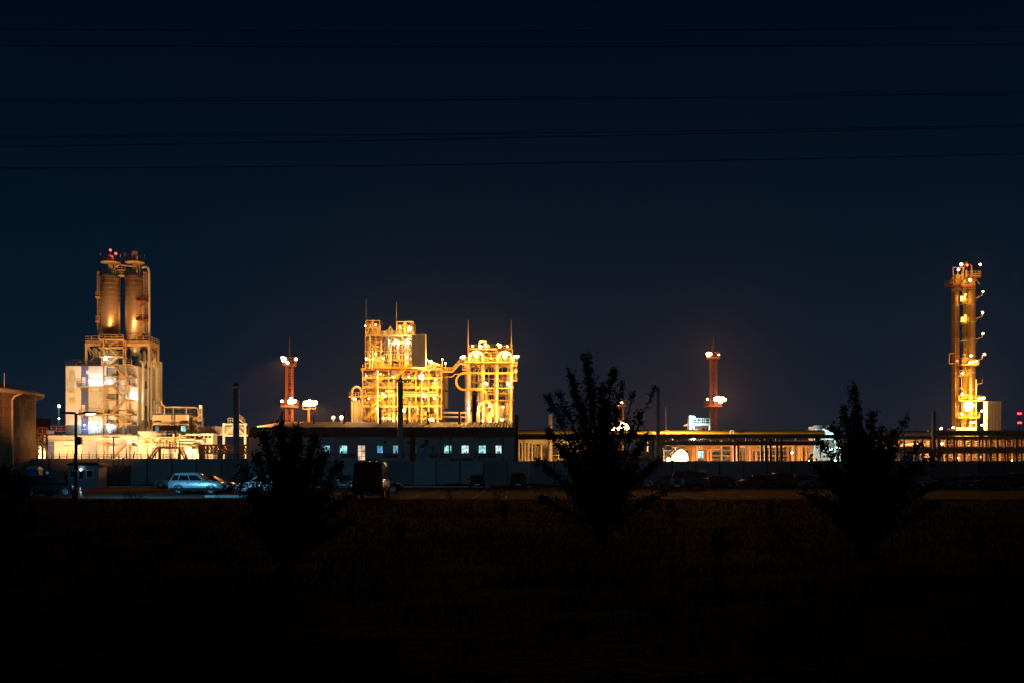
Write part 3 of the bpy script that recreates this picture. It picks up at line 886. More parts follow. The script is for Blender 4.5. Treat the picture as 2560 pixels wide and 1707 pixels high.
# ---- ground-floor band, footbridge and front blocks
GY = 221.0
gx = lambda px: X(px, GY)
gz = lambda py: Z(py, GY)
t = thing('front_block', (gx(395), GY + 2, 0), 'long low white front block with a blue end section', 'industrial building')
mb = MB(); mb.box(gx(345), gx(446), GY + .1, GY + 6, 0, gz(1077)); mb.build('wall', M['cream'], t)
for a, b in ((345, 370), (370, 393), (393, 416), (416, 441), (441, 446)):
    for c, d in ((1077, 1093), (1093, 1112), (1112, 1150)):
        mb = MB(); mb.box(gx(a) + .03, gx(b) - .03, GY, GY + .099, max(.05, gz(d) + .03), gz(c) - .03); mb.build('panel', M['bluep' if a == 416 else R.choice(('panel', 'panel2'))], t)
mb = MB(); mb.box(gx(344.5), gx(447), GY - .1, GY + 6.1, gz(1077), gz(1076)); mb.build('roof', M['darkroof'], t)
t = thing('front_block', (gx(160), GY + 3, 0), 'low cream front block with a wide sign board left of the stairs', 'industrial building')
mb = MB(); mb.box(gx(118), gx(203), GY + .1, GY + 8, 0, gz(1085)); mb.build('wall', M['panel'], t)
for a, b in ((118, 135.5), (135.5, 158), (158, 181), (181, 203)):
    for c, d in ((1075 if a == 118 else 1085, 1112), (1112, 1150)):
        mb = MB(); mb.box(gx(a) + .03, gx(b) - .03, GY, GY + .099, max(.05, gz(d) + .03), gz(c) - .03); mb.build('panel', M['bluep' if a == 118 else 'cream'], t)
mb = MB(); mb.box(gx(160), gx(179), GY - .08, GY - .002, gz(1115), gz(1104)); o = mb.build('sign_board', M['white'], t)
mb = MB()
for i in range(9): mb.box(gx(163 + i * 1.5), gx(164 + i * 1.5), GY - .09, GY - .081, gz(1107.8), gz(1106.2))
mb.box(gx(161), gx(178), GY - .09, GY - .081, gz(1114), gz(1111.8)); mb.build('lettering', M['dado'], o)
mb = MB(); mb.railing([(gx(95), GY, gz(1083)), (gx(117), GY, gz(1083))], 1.3, 1, .05); mb.railing([(gx(125), GY + .5, gz(1077)), (gx(164), GY + .5, gz(1077))], 1.2, 1, .05); mb.build('railing', M['redlead'], t)
mb = MB()
for py, r in ((1090, .3), (1096, .22), (1094, .12), (1101, .12)):
    mb.tube((gx(108), GY - 1.2 + r, gz(py)), (gx(350), GY - 1.2 + r, gz(py)), r, 8)
o = solo(mb, 'pipe_bundle', M['pipe'], (gx(220), GY - 1, gz(1100)), 'bundle of pipes along the foot of the white block', 'pipes')
FY = 214.0
fx = lambda px: X(px, FY)
fz = lambda py: Z(py, FY)
t = thing('pipe_bridge', (fx(410), FY, 0), 'yellow-lit pipe bridge of square frames before the white front block', 'pipe bridge')
for py in (1093, 1107.5):
    for dy in (0, 2):
        mb = MB(); mb.bar((fx(346), FY + dy, fz(py)), (fx(472), FY + dy, fz(py)), .28); mb.build('beam', M['frame'], t)
for px in range(362, 472, 18):
    for dy in (0, 2):
        mb = MB(); mb.bar((fx(px), FY + dy, fz(1107)), (fx(px), FY + dy, fz(1093)), .24); mb.build('post', M['frame'], t)
for px in (362, 416, 470):
    mb = MB(); mb.bar((fx(px), FY + 1, 0), (fx(px), FY + 1, fz(1108)), .35); mb.build('column', M['frame'], t)
for k, py in enumerate((1098, 1101.5, 1104.5)):
    mb = MB(); mb.tube((fx(345), FY + .6 + .4 * k, fz(py)), (fx(475), FY + .6 + .4 * k, fz(py)), .16); mb.build('pipe', M['pipe'], t)
FY2 = 150.0
t = thing('footbridge', (X(415, FY2), FY2, 0), 'dark steel stair footbridge crossing above the left concrete wall', 'footbridge')
p0, p1, p2, p3 = P(368, 1150, FY2), P(393, 1117, FY2), P(449, 1118, FY2), P(463, 1150, FY2)
mb = MB(); mb.stair(p0, p1, 1.2); mb.build('stair_flight', M['frame'], t)
mb = MB(); mb.stair(p3, p2, 1.2); mb.build('stair_flight', M['frame'], t)
mb = MB(); mb.box(p1.x, p2.x, FY2, FY2 + 1.2, p1.z - .2, p1.z); mb.build('deck', M['frame'], t)
mb = MB(); mb.railing([p1, p2], 1.05, .5, .04); mb.railing([p1 + Vector((0, 1.2, 0)), p2 + Vector((0, 1.2, 0))], 1.05, .5, .04); mb.build('railing', M['frame'], t)
for px in (396, 446):
    mb = MB(); mb.bar((X(px, FY2), FY2 + .6, 0), (X(px, FY2), FY2 + .6, p1.z - .2), .35); mb.build('column', M['dark'], t)
# dark truss gantry nearer than the lit plant
DY = 146.0
t = thing('truss_gantry', (X(560, DY), DY, 0), 'dark unlit truss gantry just behind the wall below the louvred shed', 'gantry')
for dy in (0, 2.5):
    mb = MB(); mb.truss(P(497, 1131, DY) + Vector((0, dy, 0)), P(640, 1131, DY) + Vector((0, dy, 0)), 1.15, 14, .13); mb.build('truss', M['dark'], t)
for px in (497, 503, 548, 600):
    mb = MB(); mb.bar((X(px, DY), DY + 1, 0), (X(px, DY), DY + 1, Z(1112, DY)), .45); mb.build('column', M['dark'], t)
mb = MB(); mb.box(X(496, DY), X(640, DY), DY, DY + 2.5, Z(1112.5, DY), Z(1110.5, DY)); mb.build('deck', M['dark'], t)

# ---- louvred shed
SY = 216.0
sx = lambda px: X(px, SY)
sz = lambda py: Z(py, SY)
t = thing('louvred_shed', (sx(560), SY + 4, 0), 'open shed with horizontal louvre slats and a white cross-braced portal', 'shed')
for i in range(10):
    z = sz(1086.5 - i * 2.3)
    mb = MB(); mb.box(sx(494), sx(614), SY + .1, SY + .45, z - .07, z + .06); mb.build('slat', M['cream'], t)
for px in (494, 520, 540):
    mb = MB(); mb.bar((sx(px), SY, sz(1090)), (sx(px), SY, sz(1063)), .22); mb.build('post', M['cream'], t)
mb = MB(); mb.box(sx(494), sx(614), SY + 2.5, SY + 2.7, sz(1086), sz(1066)); mb.build('back_wall', M['redlead'], t)
for px in (561, 614.5):
    mb = MB(); mb.bar((sx(px), SY - .4, 0), (sx(px), SY - .4, sz(1057)), .42); mb.build('portal_column', M['white'], t)
for py in (1060, 1088):
    mb = MB(); mb.bar((sx(559), SY - .4, sz(py)), (sx(620), SY - .4, sz(py)), .36); mb.build('portal_beam', M['white'], t)
mb = MB(); mb.bar((sx(563), SY - .45, sz(1087)), (sx(588), SY - .45, sz(1062)), .28); mb.build('brace', M['white'], t)
mb = MB(); mb.bar((sx(588), SY - .45, sz(1062)), (sx(613), SY - .45, sz(1087)), .28); mb.build('brace', M['white'], t)
mb = MB(); mb.box(sx(570), sx(595), SY, SY + 2.4, sz(1057), sz(1056)); mb.railing([(sx(570), SY, sz(1057)), (sx(595), SY, sz(1057))], 1.1, .5, .05); mb.stair((sx(610), SY, sz(1058)), (sx(596), SY, sz(1046)), .9); mb.build('roof_platform', M['cream'], t)
t = thing('pump_house', (sx(516), SY - 3, 0), 'cream pump house with a row of small square openings before the shed', 'industrial building')
mb = MB(); mb.box(sx(489), sx(546), SY - 4, SY - .8, 0, sz(1087)); mb.build('wall', M['cream'], t)
mb = MB(); mb.box(sx(487), sx(551), SY - 4.5, SY - .6, sz(1087), sz(1084.5)); mb.build('roof', M['cream'], t)
for px in (493, 505, 516, 526, 535): 
    mb = MB(); mb.box(sx(px), sx(px + 7), SY - 4.03, SY - 4.001, sz(1095), sz(1090)); mb.build('window', M['glass'], t)
for px, py in ((520, 1098), (525.5, 1098), (520, 1103), (525.5, 1103)):
    mb = MB(); mb.box(sx(px), sx(px + 3.6), SY - 4.03, SY - 4.001, sz(py + 3.5), sz(py)); mb.build('window', M['dark'], t)
# pipe maze between annex and shed
t = thing('pipe_rack', (fx(480), FY - 4, 0), 'crowded cream pipe rack between the annex and the pump house', 'pipe rack')
for i in range(22):
    py = 1086 + i * 2.7 + R.uniform(-1, 1)
    a = 442 + R.uniform(-6, 25); b = 500 + R.uniform(-25, 10)
    y = FY - 1 - R.uniform(0, 5)
    mb = MB(); pts = [P(a, py, y), P(b, py, y)]
    if R.random() < .5: pts.append(P(b + 2, min(1150, py + R.uniform(8, 26)), y))
    mb.path(pts, R.uniform(.12, .34), 8); mb.build('pipe', M['pipe' if R.random() < .6 else 'cream'], t)
for px in (446, 462, 480, 498):
    mb = MB(); mb.bar((fx(px), FY - 3, 0), (fx(px), FY - 3, fz(1085)), .3); mb.build('column', M['frame'], t)
for px, py in ((470, 1118), (485, 1124), (458, 1128), (495, 1134)):
    x = X(px, FY - 7)
    mb = MB(); mb.lathe(x, FY - 7, [(.9, .1), (.9, Z(py, FY - 7)), (.6, Z(py, FY - 7) + .3), (.1, Z(py, FY - 7) + .4)], 18); mb.build('vessel', M['white'], t)

# left low pipe rack between tank and building
t = thing('pipe_rack', (X(100, 190), 190, 0), 'orange-lit low pipe rack between the round tank and the white block', 'pipe rack')
for i, py in enumerate((1092, 1099, 1106, 1113, 1120, 1127, 1134)):
    y = 190 + R.uniform(-1, 2)
    mb = MB(); pts = [P(40, py, y), P(95 + 3 * i % 7, py, y)]
    if i in (0, 2): pts += [P(112 + i, py + 14, y), P(124 + i, 1150, y)]
    mb.path(pts, R.uniform(.16, .3), 8); mb.build('pipe', M['pipe'], t)
for px in (70, 84, 97, 108):
    mb = MB(); mb.bar((X(px, 190), 191.5, 0), (X(px, 190), 191.5, Z(1085, 190)), .35); mb.build('column', M['redlead'], t)
mb = MB(); mb.railing([P(92, 1092, 190), P(118, 1092, 190)], 1.2, 1, .05); mb.bar(P(92, 1092, 190), P(118, 1092, 190), .3); mb.build('walkway', M['frame'], t)
for px in (66, 76, 88):
    mb = MB(); mb.box(X(px, 200), X(px + 8, 200), 200, 203, 0, Z(1110 + (px % 5) * 2, 200)); mb.build('cabinet', M['cream'], t)
mb = MB()
x = X(80, 330); 
mb.lathe(x, 336, [(X(103, 330) - x, 0), (X(103, 330) - x - .8, Z(1042, 330) * .6), (X(105, 330) - x, Z(1043, 330))], 32)
solo(mb, 'cooling_tower', M['redlead'], (x, 336, 0), 'dark red round cooling tower far behind, beside the storage tank', 'cooling tower')

FLP = thing('floodlight_post', (X(-330, 96), 96, 0), 'added floodlight post out of view at left, brightening the round tank', 'floodlight')
_p = Vector((X(-330, 96), 96, 9))  # unseen lamp, added to brighten the side of the tank
mb = MB(); mb.tube((_p.x, 96, 0), _p, .08, 6); mb.build('pole', M['dark'], FLP)
flood(FLP, _p, 0, 's', .4)
light(FLP, _p + Vector((.6, .5, 0)), 30000, 'o', .2, (X(20, 113), 113, 10.8), 42, .8)
# floodlights on short posts just behind the wall wash the white plant from below
def wash(px, Y, z, aim, power, col, label, angle=120, sz_=.4, group='floodlight posts along the foot of the white plant'):
    x = X(px, Y)
    t = thing('floodlight_post', (x, Y, 0), label, 'floodlight', group)
    mb = MB(); mb.tube((x, Y, 0), (x, Y, z), .07, 6); mb.build('pole', M['dark'], t)
    h = place(_hm, 'floodlight', (x, Y, z), t, scale=(sz_,) * 3)
    d = Vector(aim) - Vector((x, Y, z))
    h.rotation_euler = (0, 0, math.atan2(d.y, d.x) + PI / 2)
    e = bpy.data.objects.new('lens', _lens['s' if col == 'o' else col]); link(e, h); e.scale = (1, .5, .8)
    light(t, Vector((x, Y, z)) + d.normalized() * .6, power, col, .25, aim, angle)
    return t
# ================================================================== GOLDEN-LIT PROCESS STRUCTURES (centre)
Q = random.Random(11)
AY0 = 300.0
px_ = lambda px: X(px, AY0)
pz_ = lambda py: max(0.0, Z(py, AY0))
def pipes(t, rng, n, xa, xb, za, zb, ya, yb, r0, r1, vert, mats=('pipe', 'steel', 'frame', 'stack', 'redlead', 'cream', 'dark'), lmin=.25):
    for _ in range(n):
        r = rng.uniform(r0, r1)
        y = rng.uniform(ya, yb)
        mb = MB()
        if vert:
            x = rng.uniform(xa, xb); L = (zb - za) * rng.uniform(lmin, 1)
            z = rng.uniform(za, zb - L)
            pts = [(x, y, z), (x, y, z + L)]
            if rng.random() < .4:
                d = rng.choice((-1, 1)) * rng.uniform(.8, 3)
                xe = min(xb, max(xa, x + d))
                if abs(xe - x) > .6: pts = pts[:-1] + [(x, y, z + L - .5), (x + .35 * (1 if xe > x else -1), y, z + L), (xe, y, z + L)]
        else:
            z = rng.uniform(za, zb); L = (xb - xa) * rng.uniform(lmin, 1)
            x = rng.uniform(xa, xb - L)
            pts = [(x, y, z), (x + L, y, z)]
            if rng.random() < .5:
                ze = max(za, z - rng.uniform(1, 4))
                if z - ze > .7: pts = [(x, y, z), (x + L - .4, y, z), (x + L, y, z - .4), (x + L, y, ze)]
        mb.path(pts, r, 8 if r > .15 else 6)
        mb.build('pipe', M[rng.choice(mats)], t)
def vessel(t, x, y, z0, r, h, m='pipe', n=18):
    MB().lathe(x, y, [(r * .25, z0 - .45), (r * .75, z0 - .3), (r, z0), (r, z0 + h), (r * .75, z0 + h + r * .35), (r * .3, z0 + h + r * .5)], n).build('vessel', M[m], t)
def drum(t, x0, x1, y, z, r, m='pipe'):
    mb = MB()
    n, prof = 16, [(x0 - r * .4, .3), (x0 - r * .25, .75), (x0, 1), (x1, 1), (x1 + r * .25, .75), (x1 + r * .4, .3)]
    vs = [(px, y + r * f * math.cos(2 * PI * k / n), z + r * f * math.sin(2 * PI * k / n)) for px, f in prof for k in range(n)]
    mb.add(vs, [(i * n + k, i * n + (k + 1) % n, (i + 1) * n + (k + 1) % n, (i + 1) * n + k) for i in range(5) for k in range(n)] + [tuple(range(n - 1, -1, -1)), tuple(range(5 * n, 6 * n))], True)
    mb.build('drum', M[m], t)
def storeys(t, xs, ys, levels, col='frame', rail=True, w=.34):
    """columns, beams, gratings, railings and braces of an open steel structure"""
    x0, x1 = xs[0], xs[-1]
    ztop = max(levels)
    zb = min(levels)
    for x in xs:
        for y in ys:
            mb = MB(); mb.bar((x, y, zb if zb > 3 else 0), (x, y, ztop), w); mb.build('column', M[col], t)
    for z in levels:
        for y in ys:
            mb = MB(); mb.bar((x0, y, z), (x1, y, z), w * .8, w * 1.2); mb.build('beam', M[col], t)
        mb = MB()
        for x in xs: mb.bar((x, ys[0], z), (x, ys[-1], z), w * .7, w)
        mb.build('cross_beam', M[col], t)
        mb = MB()
        y = ys[0] + .3
        while y < ys[-1] - .3:         # open grating: bearing bars with gaps
            mb.box(x0 + .1, x1 - .1, y, y + .28, z + w * .62, z + w * .62 + .06); y += .55
        mb.build('grating', M['steel'], t)
        if rail:
            mb = MB(); mb.railing([(x0, ys[0] - .2, z + .3), (x1, ys[0] - .2, z + .3)], 1.1, 1.6, .04); mb.build('railing', M['yellow'], t)
    lv = sorted(levels)
    for a, b in zip(lv, lv[1:]):
        for i in range(len(xs) - 1):
            if Q.random() < .45:
                mb = MB(); p, q = (xs[i], ys[0] + .1, a), (xs[i + 1], ys[0] + .1, b)
                if Q.random() < .5: p, q = (xs[i], ys[0] + .1, b), (xs[i + 1], ys[0] + .1, a)
                mb.bar(p, q, .2); mb.build('brace', M[col], t)

t = PA = thing('process_tower', (px_(1005), AY0 + 8, 0), 'dense golden-lit tower of pipes, decks and vessels with stepped outline', 'process plant')
ys = [AY0, AY0 + 6, AY0 + 12]
storeys(t, [px_(p) for p in (907, 938, 972, 1006, 1040, 1072, 1104)], ys, [pz_(p) for p in (1046, 1015, 990, 968, 945, 922)])
storeys(t, [px_(p) for p in (914, 940, 972, 1006, 1031)], ys, [pz_(p) for p in (921, 900, 876, 858, 840)])
pipes(t, Q, 150, px_(909), px_(1102), .3, pz_(924), AY0 - 1.4, AY0 + 9, .05, .26, True)
pipes(t, Q, 70, px_(914), px_(1031), pz_(924), pz_(842), AY0 - 1.0, AY0 + 9, .07, .3, True)
pipes(t, Q, 50, px_(907), px_(1104), 1, pz_(924), AY0 - 1.2, AY0 + 8, .08, .26, False)
pipes(t, Q, 12, px_(914), px_(1031), pz_(921), pz_(842), AY0 - 1.0, AY0 + 8, .08, .24, False)
for px, y, py, r, h in ((925, 4, 1010, 1.2, 9), (955, 5, 1040, 1.5, 12), (985, 3, 966, 1.1, 6), (1022, 4, 1044, 1.6, 10), (1056, 3, 988, 1.4, 7), (1088, 4, 1044, 1.5, 12), (1090, 5, 944, 1.2, 3), (1060, 4, 944, 1.0, 2.5),
                        (932, 4, 918, 1.2, 5), (962, 3, 918, 1.0, 3.6), (1018, 4, 918, 1.2, 6), (948, 4, 874, 1.4, 3), (985, 3, 874, 1.0, 2.5), (1016, 3, 874, 1.1, 3)):
    vessel(t, px_(px), AY0 + y, pz_(py) + .3, r, h, Q.choice(('pipe', 'steel', 'cream')))
for a, b, py, r in ((1040, 1066, 1030, 1.0), (945, 975, 955, .9), (918, 940, 862, .9), (1045, 1085, 915, 1.0)):
    drum(t, px_(a), px_(b), AY0 + 3, pz_(py), r, 'cream')
# back screens of cladding that close the rear of the structure
for i, px in enumerate(range(910, 1104, 12)):
    for a, b in ((1056, 1017), (1014, 970), (966, 924)):
        if Q.random() < .4:
            mb = MB(); mb.box(px_(px), px_(px + 11.5), AY0 + 12.4, AY0 + 12.5, pz_(a), pz_(b)); mb.build('back_panel', M['cream'], t)
for px in range(916, 1030, 12):
    for a, b in ((920, 902), (898, 878), (874, 843)):
        if Q.random() < .45:
            mb = MB(); mb.box(px_(px), px_(px + 11.5), AY0 + 12.4, AY0 + 12.5, pz_(a), pz_(b)); mb.build('back_panel', M['cream'], t)
mb = MB()              # the hundreds of thin lines between the larger pipes
for i in range(330):
    up = Q.random() < .72
    hi = Q.random() < .3
    xa_, xb_, za_, zb_ = (px_(914), px_(1030), pz_(921), pz_(842)) if hi else (px_(908), px_(1103), .4, pz_(923))
    x, y, r = Q.uniform(xa_, xb_), AY0 + Q.uniform(-.8, 9), Q.uniform(.03, .09)
    if up:
        L = Q.uniform(2.5, (zb_ - za_) * .8); z = Q.uniform(za_, zb_ - L)
        mb.tube((x, y, z), (x, y, z + L), r, 5)
    else:
        L = Q.uniform(1.5, 7); z = Q.uniform(za_, zb_)
        mb.tube((max(xa_, x - L), y, z), (min(xb_, x + L * .3), y, z), r, 5)
mb.build('pipework', M['pipe'], t, 'stuff')
mb = MB()
for i in range(110):
    x, y, r = Q.uniform(px_(1168), px_(1282)), AY0 + Q.uniform(.2, 8), Q.uniform(.03, .08)
    if Q.random() < .65:
        L = Q.uniform(1.5, 9); z = Q.uniform(.4, pz_(866) - L); mb.tube((x, y, z), (x, y, z + L), r, 5)
    else:
        z = Q.uniform(.5, pz_(866)); mb.tube((x, y, z), (min(px_(1283), x + Q.uniform(1, 4)), y, z), r, 5)
PBW = mb
for i in range(46):      # junction boxes, valves, cable trays and small skids on the decks
    lv_ = Q.choice([1046, 1015, 990, 968, 945, 922, 900, 876, 858])
    lo_, hi_ = (909, 1100) if lv_ >= 922 else (916, 1026)
    x = px_(Q.uniform(lo_, hi_)); z = pz_(lv_) + .3; y = AY0 + Q.uniform(.2, 5)
    w_, h_ = Q.uniform(.25, 1.0), Q.uniform(.5, 1.9)
    mb = MB(); mb.box(x - w_, x + w_, y, y + .8, z, z + h_); mb.lathe(x, y + .4, [(.2, z + h_), (.2, z + h_ + .4), (.4, z + h_ + .42), (.4, z + h_ + .5)], 8); mb.build('deck_equipment', M[Q.choice(('steel', 'dark', 'cream', 'redlead', 'frame'))], t)
for lv_ in (1033, 1003, 956, 934):
    a = Q.uniform(909, 1000)
    mb = MB(); mb.stair((px_(a), AY0 - 1.2, pz_(lv_ + 13)), (px_(a + 30), AY0 - 1.2, pz_(lv_ - 11)), .9); mb.build('stair_flight', M['yellow'], t)
# crown: two frames with gear on top
for a, b, top in ((915, 949, 802), (992, 1033, 805)):
    z0, z1 = pz_(840), pz_(top)
    for px in (a, (a + b) / 2, b):
        for dy in (0, 6):
            mb = MB(); mb.bar((px_(px), AY0 + dy, z0), (px_(px), AY0 + dy, z1), .28); mb.build('column', M['frame'], t)
    for z in (z0 + (z1 - z0) * .5, z1):
        for dy in (0, 6):
            mb = MB(); mb.bar((px_(a), AY0 + dy, z), (px_(b), AY0 + dy, z), .26); mb.build('beam', M['frame'], t)
    mb = MB(); mb.bar((px_(a), AY0 - .05, z0), (px_((a + b) / 2), AY0 - .05, z1), .2); mb.bar((px_(b), AY0 - .05, z0), (px_((a + b) / 2), AY0 - .05, z1), .2); mb.build('brace', M['frame'], t)
    mb = MB(); mb.railing([(px_(a), AY0 - .1, z0 + (z1 - z0) * .5), (px_(b), AY0 - .1, z0 + (z1 - z0) * .5)], 1.1, 1.2, .05); mb.build('railing', M['yellow'], t)
    for k in range(3):
        vessel(t, px_(a + 6 + k * (b - a - 12) / 2), AY0 + 3, z0 + .7, .7, Q.uniform(1.5, 3), 'cream')
    pipes(t, Q, 7, px_(a), px_(b), z0, z1, AY0 - .3, AY0 + 5, .08, .2, True, lmin=.4)
for px, py, r in ((957, 832, .9), (966, 828, .7), (976, 830, .8)):
    vessel(t, px_(px), AY0 + 3, pz_(840) + .5, r, pz_(py) - pz_(840), 'cream')
mb = MB(); mb.path([(px_(970), AY0 + 2, pz_(838)), (px_(971), AY0 + 2, pz_(820)), (px_(974), AY0 + 2, pz_(814)), (px_(977), AY0 + 2, pz_(820)), (px_(978), AY0 + 2, pz_(828))], .3, 8); mb.build('pipe', M['cream'], t)
for px, top in ((914, 748), (990, 754)):
    mb = MB(); mb.tube((px_(px), AY0 + 1, pz_(840)), (px_(px), AY0 + 1, pz_(top)), .13, 6, .05); mb.build('lightning_rod', M['frame'], t)
# corrugated stair shaft
x0, x1, z0, z1 = px_(1031.5), px_(1067), pz_(921), pz_(840)
mb = MB()
n = 44
vs = []
for i in range(n + 1):
    x = x0 + (x1 - x0) * i / n
    dy = .1 if (i // 2) % 2 else 0
    vs += [(x, AY0 - 3.7 - dy, z0), (x, AY0 - 3.7 - dy, z1)]
mb.add(vs, [(2 * i, 2 * i + 2, 2 * i + 3, 2 * i + 1) for i in range(n)])
mb.box(x0, x1, AY0 - 3.65, AY0 - 1.8, z0, z1)
mb.build('stair_shaft', M['panel'], t)
mb = MB(); mb.path([(px_(1032), AY0 - .5, pz_(895)), (px_(1032), AY0 - .5, pz_(880)), (px_(1040), AY0 - .5, pz_(880)), (px_(1040), AY0 - .5, pz_(910))], .28, 8); mb.path([(px_(1025), AY0 - .7, pz_(898)), (px_(1068), AY0 - .7, pz_(898)), (px_(1072), AY0 - .7, pz_(902)), (px_(1100), AY0 - .7, pz_(913))], .28, 8); mb.build('pipe', M['cream'], t)
mb = MB(); mb.box(px_(901), px_(915), AY0 - .2, AY0 + 6, pz_(922), pz_(920)); mb.bar((px_(902), AY0, pz_(921)), (px_(909), AY0, pz_(933)), .2); mb.build('cantilever_deck', M['frame'], t)
# left loop pipe bay
for px in (879, 885, 891, 897, 903):
    mb = MB(); mb.tube((px_(px), AY0 + 1 + (px % 3), 0), (px_(px), AY0 + 1 + (px % 3), pz_(996 + px % 4)), .42 if px % 2 else .3, 10); mb.build('pipe', M['cream'], t)
mb = MB()
arc = [(px_(891) - 1.45 * math.cos(a), AY0 + .5, pz_(978) + 1.5 * math.sin(a)) for a in np.linspace(0, PI, 11)]
mb.path([(arc[0][0], AY0 + .5, pz_(997))] + arc + [(arc[-1][0], AY0 + .5, pz_(997))], .36, 10); mb.build('loop_pipe', M['cream'], t)
mb = MB(); mb.box(px_(873), px_(907), AY0 - .8, AY0 + 3, pz_(992), pz_(990)); mb.build('loop_deck', M['frame'], t)
mb = MB(); mb.railing([(px_(873), AY0 + 2, pz_(990)), (px_(873), AY0 - .7, pz_(990)), (px_(906), AY0 - .7, pz_(990))], 1.2, 1.1, .05); mb.build('railing', M['frame'], t)
for (px, py, pw, sz) in ((1027, 824, 9000, .85), (919, 898, 3500, .55), (961, 897, 6500, .65), (1020, 894, 3500, .5), (1078, 906, 7000, .75), (942, 886, 1500, .38), (1053, 943, 9000, .85), (1090, 949, 4000, .55),
                        (960, 986, 4000, .5), (965, 991, 3000, .45), (1008, 993, 3000, .45), (1063, 989, 9000, .8), (1087, 996, 4000, .55), (945, 1021, 4000, .55), (1011, 1026, 5000, .6), (986, 1051, 2500, .45),
                        (1074, 1048, 7000, .6), (1082, 1048, 7000, .65), (890, 998, 4500, .55), (962, 1046, 3500, .4), (975, 1046, 3500, .4), (918, 940, 2500, .38), (925, 997, 1500, .34), (916, 818, 1600, .3), (942, 815, 1600, .3), (1024, 943, 2000, .38), (984, 943, 1500, .34), (954, 936, 1500, .3), (1002, 820, 1600, .3)):
    flood(t, (px_(px), AY0 - 2.2, Z(py, AY0)), pw * .40, R.choice('yys'), sz, R.choice('yyys'))
for px, py, pw, sz in ((989, 853, 700, .28), (1021, 850, 700, .28)):
    flood(t, (px_(px), AY0 - 1.0, Z(py, AY0)), pw, 'w', sz)

# link bridge between the towers
t = thing('link_bridge', (px_(1130), AY0 + 2, 0), 'steel link walkway stepping up between the two golden-lit towers', 'walkway')
pts = [P(1104.5, 928, AY0), P(1131, 928, AY0), P(1149, 908, AY0), P(1165, 908, AY0)]
for dy in (0, 1.4):
    mb = MB()
    q = [p + Vector((0, dy, 0)) for p in pts]
    for a, b in zip(q, q[1:]): mb.bar(a, b, .18, .3)
    mb.railing(q, 1.2, 1.4, .05)
    mb.build('walkway_side', M['frame'], t)
mb = MB(); mb.path([P(1105, 942, AY0 + 1), P(1130, 941, AY0 + 1), P(1138, 934, AY0 + 1), P(1166, 934, AY0 + 1)], .16, 8); mb.build('pipe', M['frame'], t)
for px, py, sz in ((1106, 897, .3), (1113.5, 907, .38)):
    p = P(px, py, AY0 - .5)
    mb = MB(); mb.bar(p - Vector((0, 0, 2.2)), p, .1); mb.build('lamp_post', M['frame'], t)
    flood(t, p, 700, 'y', sz)
t = thing('pipe_trestle', (px_(1140), AY0 + 4, 0), 'low twin golden pipes on short posts between the two golden-lit towers', 'pipe rack')
for py, r in ((1030.5, .3), (1041, .24)):
    mb = MB(); mb.tube(P(1105, py, AY0 + 3), P(1180, py + 1, AY0 + 3), r); mb.build('pipe', M['cream'], t)
for px in (1150, 1164):
    mb = MB(); mb.bar((px_(px), AY0 + 4, 0), (px_(px), AY0 + 4, pz_(1031)), .3); mb.build('column', M['frame'], t)
mb = MB(); mb.box(px_(1163), px_(1179), AY0 + 4, AY0 + 8, 0, pz_(1029)); mb.build('cabinet', M['cream'], t)

t = PB = thing('reactor_deck', (px_(1224), AY0 + 6, 0), 'golden-lit reactor deck on four tall legs with a curled yellow pipe', 'process plant')
for a, b in ((1166.5, 1176), (1203, 1211), (1238.5, 1246), (1275, 1283)):
    for dy, m_ in ((0, 'cream'), (9, 'frame')):
        x = px_((a + b) / 2); r = (b - a) / 2 * AY0 / F
        mb = MB(); mb.lathe(x, AY0 + dy, [(r * 1.12, 0), (r * 1.12, .8), (r, .9), (r, pz_(910)), (r * 1.15, pz_(909.5))], 16); mb.build('leg', M[m_], t)
    mb = MB(); mb.bar((px_(a) - .35, AY0 - .6, 0), (px_(a) - .35, AY0 - .6, pz_(910)), .16); mb.build('pipe', M['frame'], t)
for py in (908, 1000, 970):
    for dy in (-.3, 9.3):
        mb = MB(); mb.bar((px_(1164), AY0 + dy, pz_(py)), (px_(1285), AY0 + dy, pz_(py)), .35, .5 if py == 908 else .3); mb.build('beam', M['frame'], t)
mb = MB(); mb.box(px_(1163), px_(1286), AY0 - 1, AY0 + 10, pz_(907), pz_(905)); mb.build('deck', M['frame'], t)
for i, (a, b) in enumerate(((1171, 1190), (1207, 1190), (1207, 1225), (1242, 1225), (1242, 1260), (1279, 1260))):
    mb = MB(); mb.bar((px_(a), AY0 - .2, pz_(925)), (px_(b), AY0 - .2, pz_(909)), .22); mb.build('brace', M['frame'], t)
mb = MB(); mb.railing([(px_(1163), AY0 - .9, pz_(905)), (px_(1286), AY0 - .9, pz_(905))], 1.2, 1.3, .05); mb.build('railing', M['yellow'], t)
mb = MB()      # curled yellow pipe
rz = (974.5 - 933) / 2 * AY0 / F
cx, cz = px_(1162), (pz_(933) + pz_(974.5)) / 2
arc = [(cx - rz * 1.0 * math.sin(a), AY0 - 1.2, cz + rz * math.cos(a)) for a in np.linspace(0, PI, 13)]
c2x, c2z, r2_ = px_(1203), pz_(974.5) - 1.6, 1.6
arc2 = [(c2x + r2_ * math.sin(a), AY0 - 1.2, c2z + r2_ * math.cos(a)) for a in np.linspace(0, PI / 2, 6)]
mb.path([(px_(1283), AY0 - 1.2, pz_(933))] + arc + arc2 + [(c2x + r2_, AY0 - 1.2, pz_(1006))], .3, 10)
mb.build('curled_pipe', M['yellow'], t)
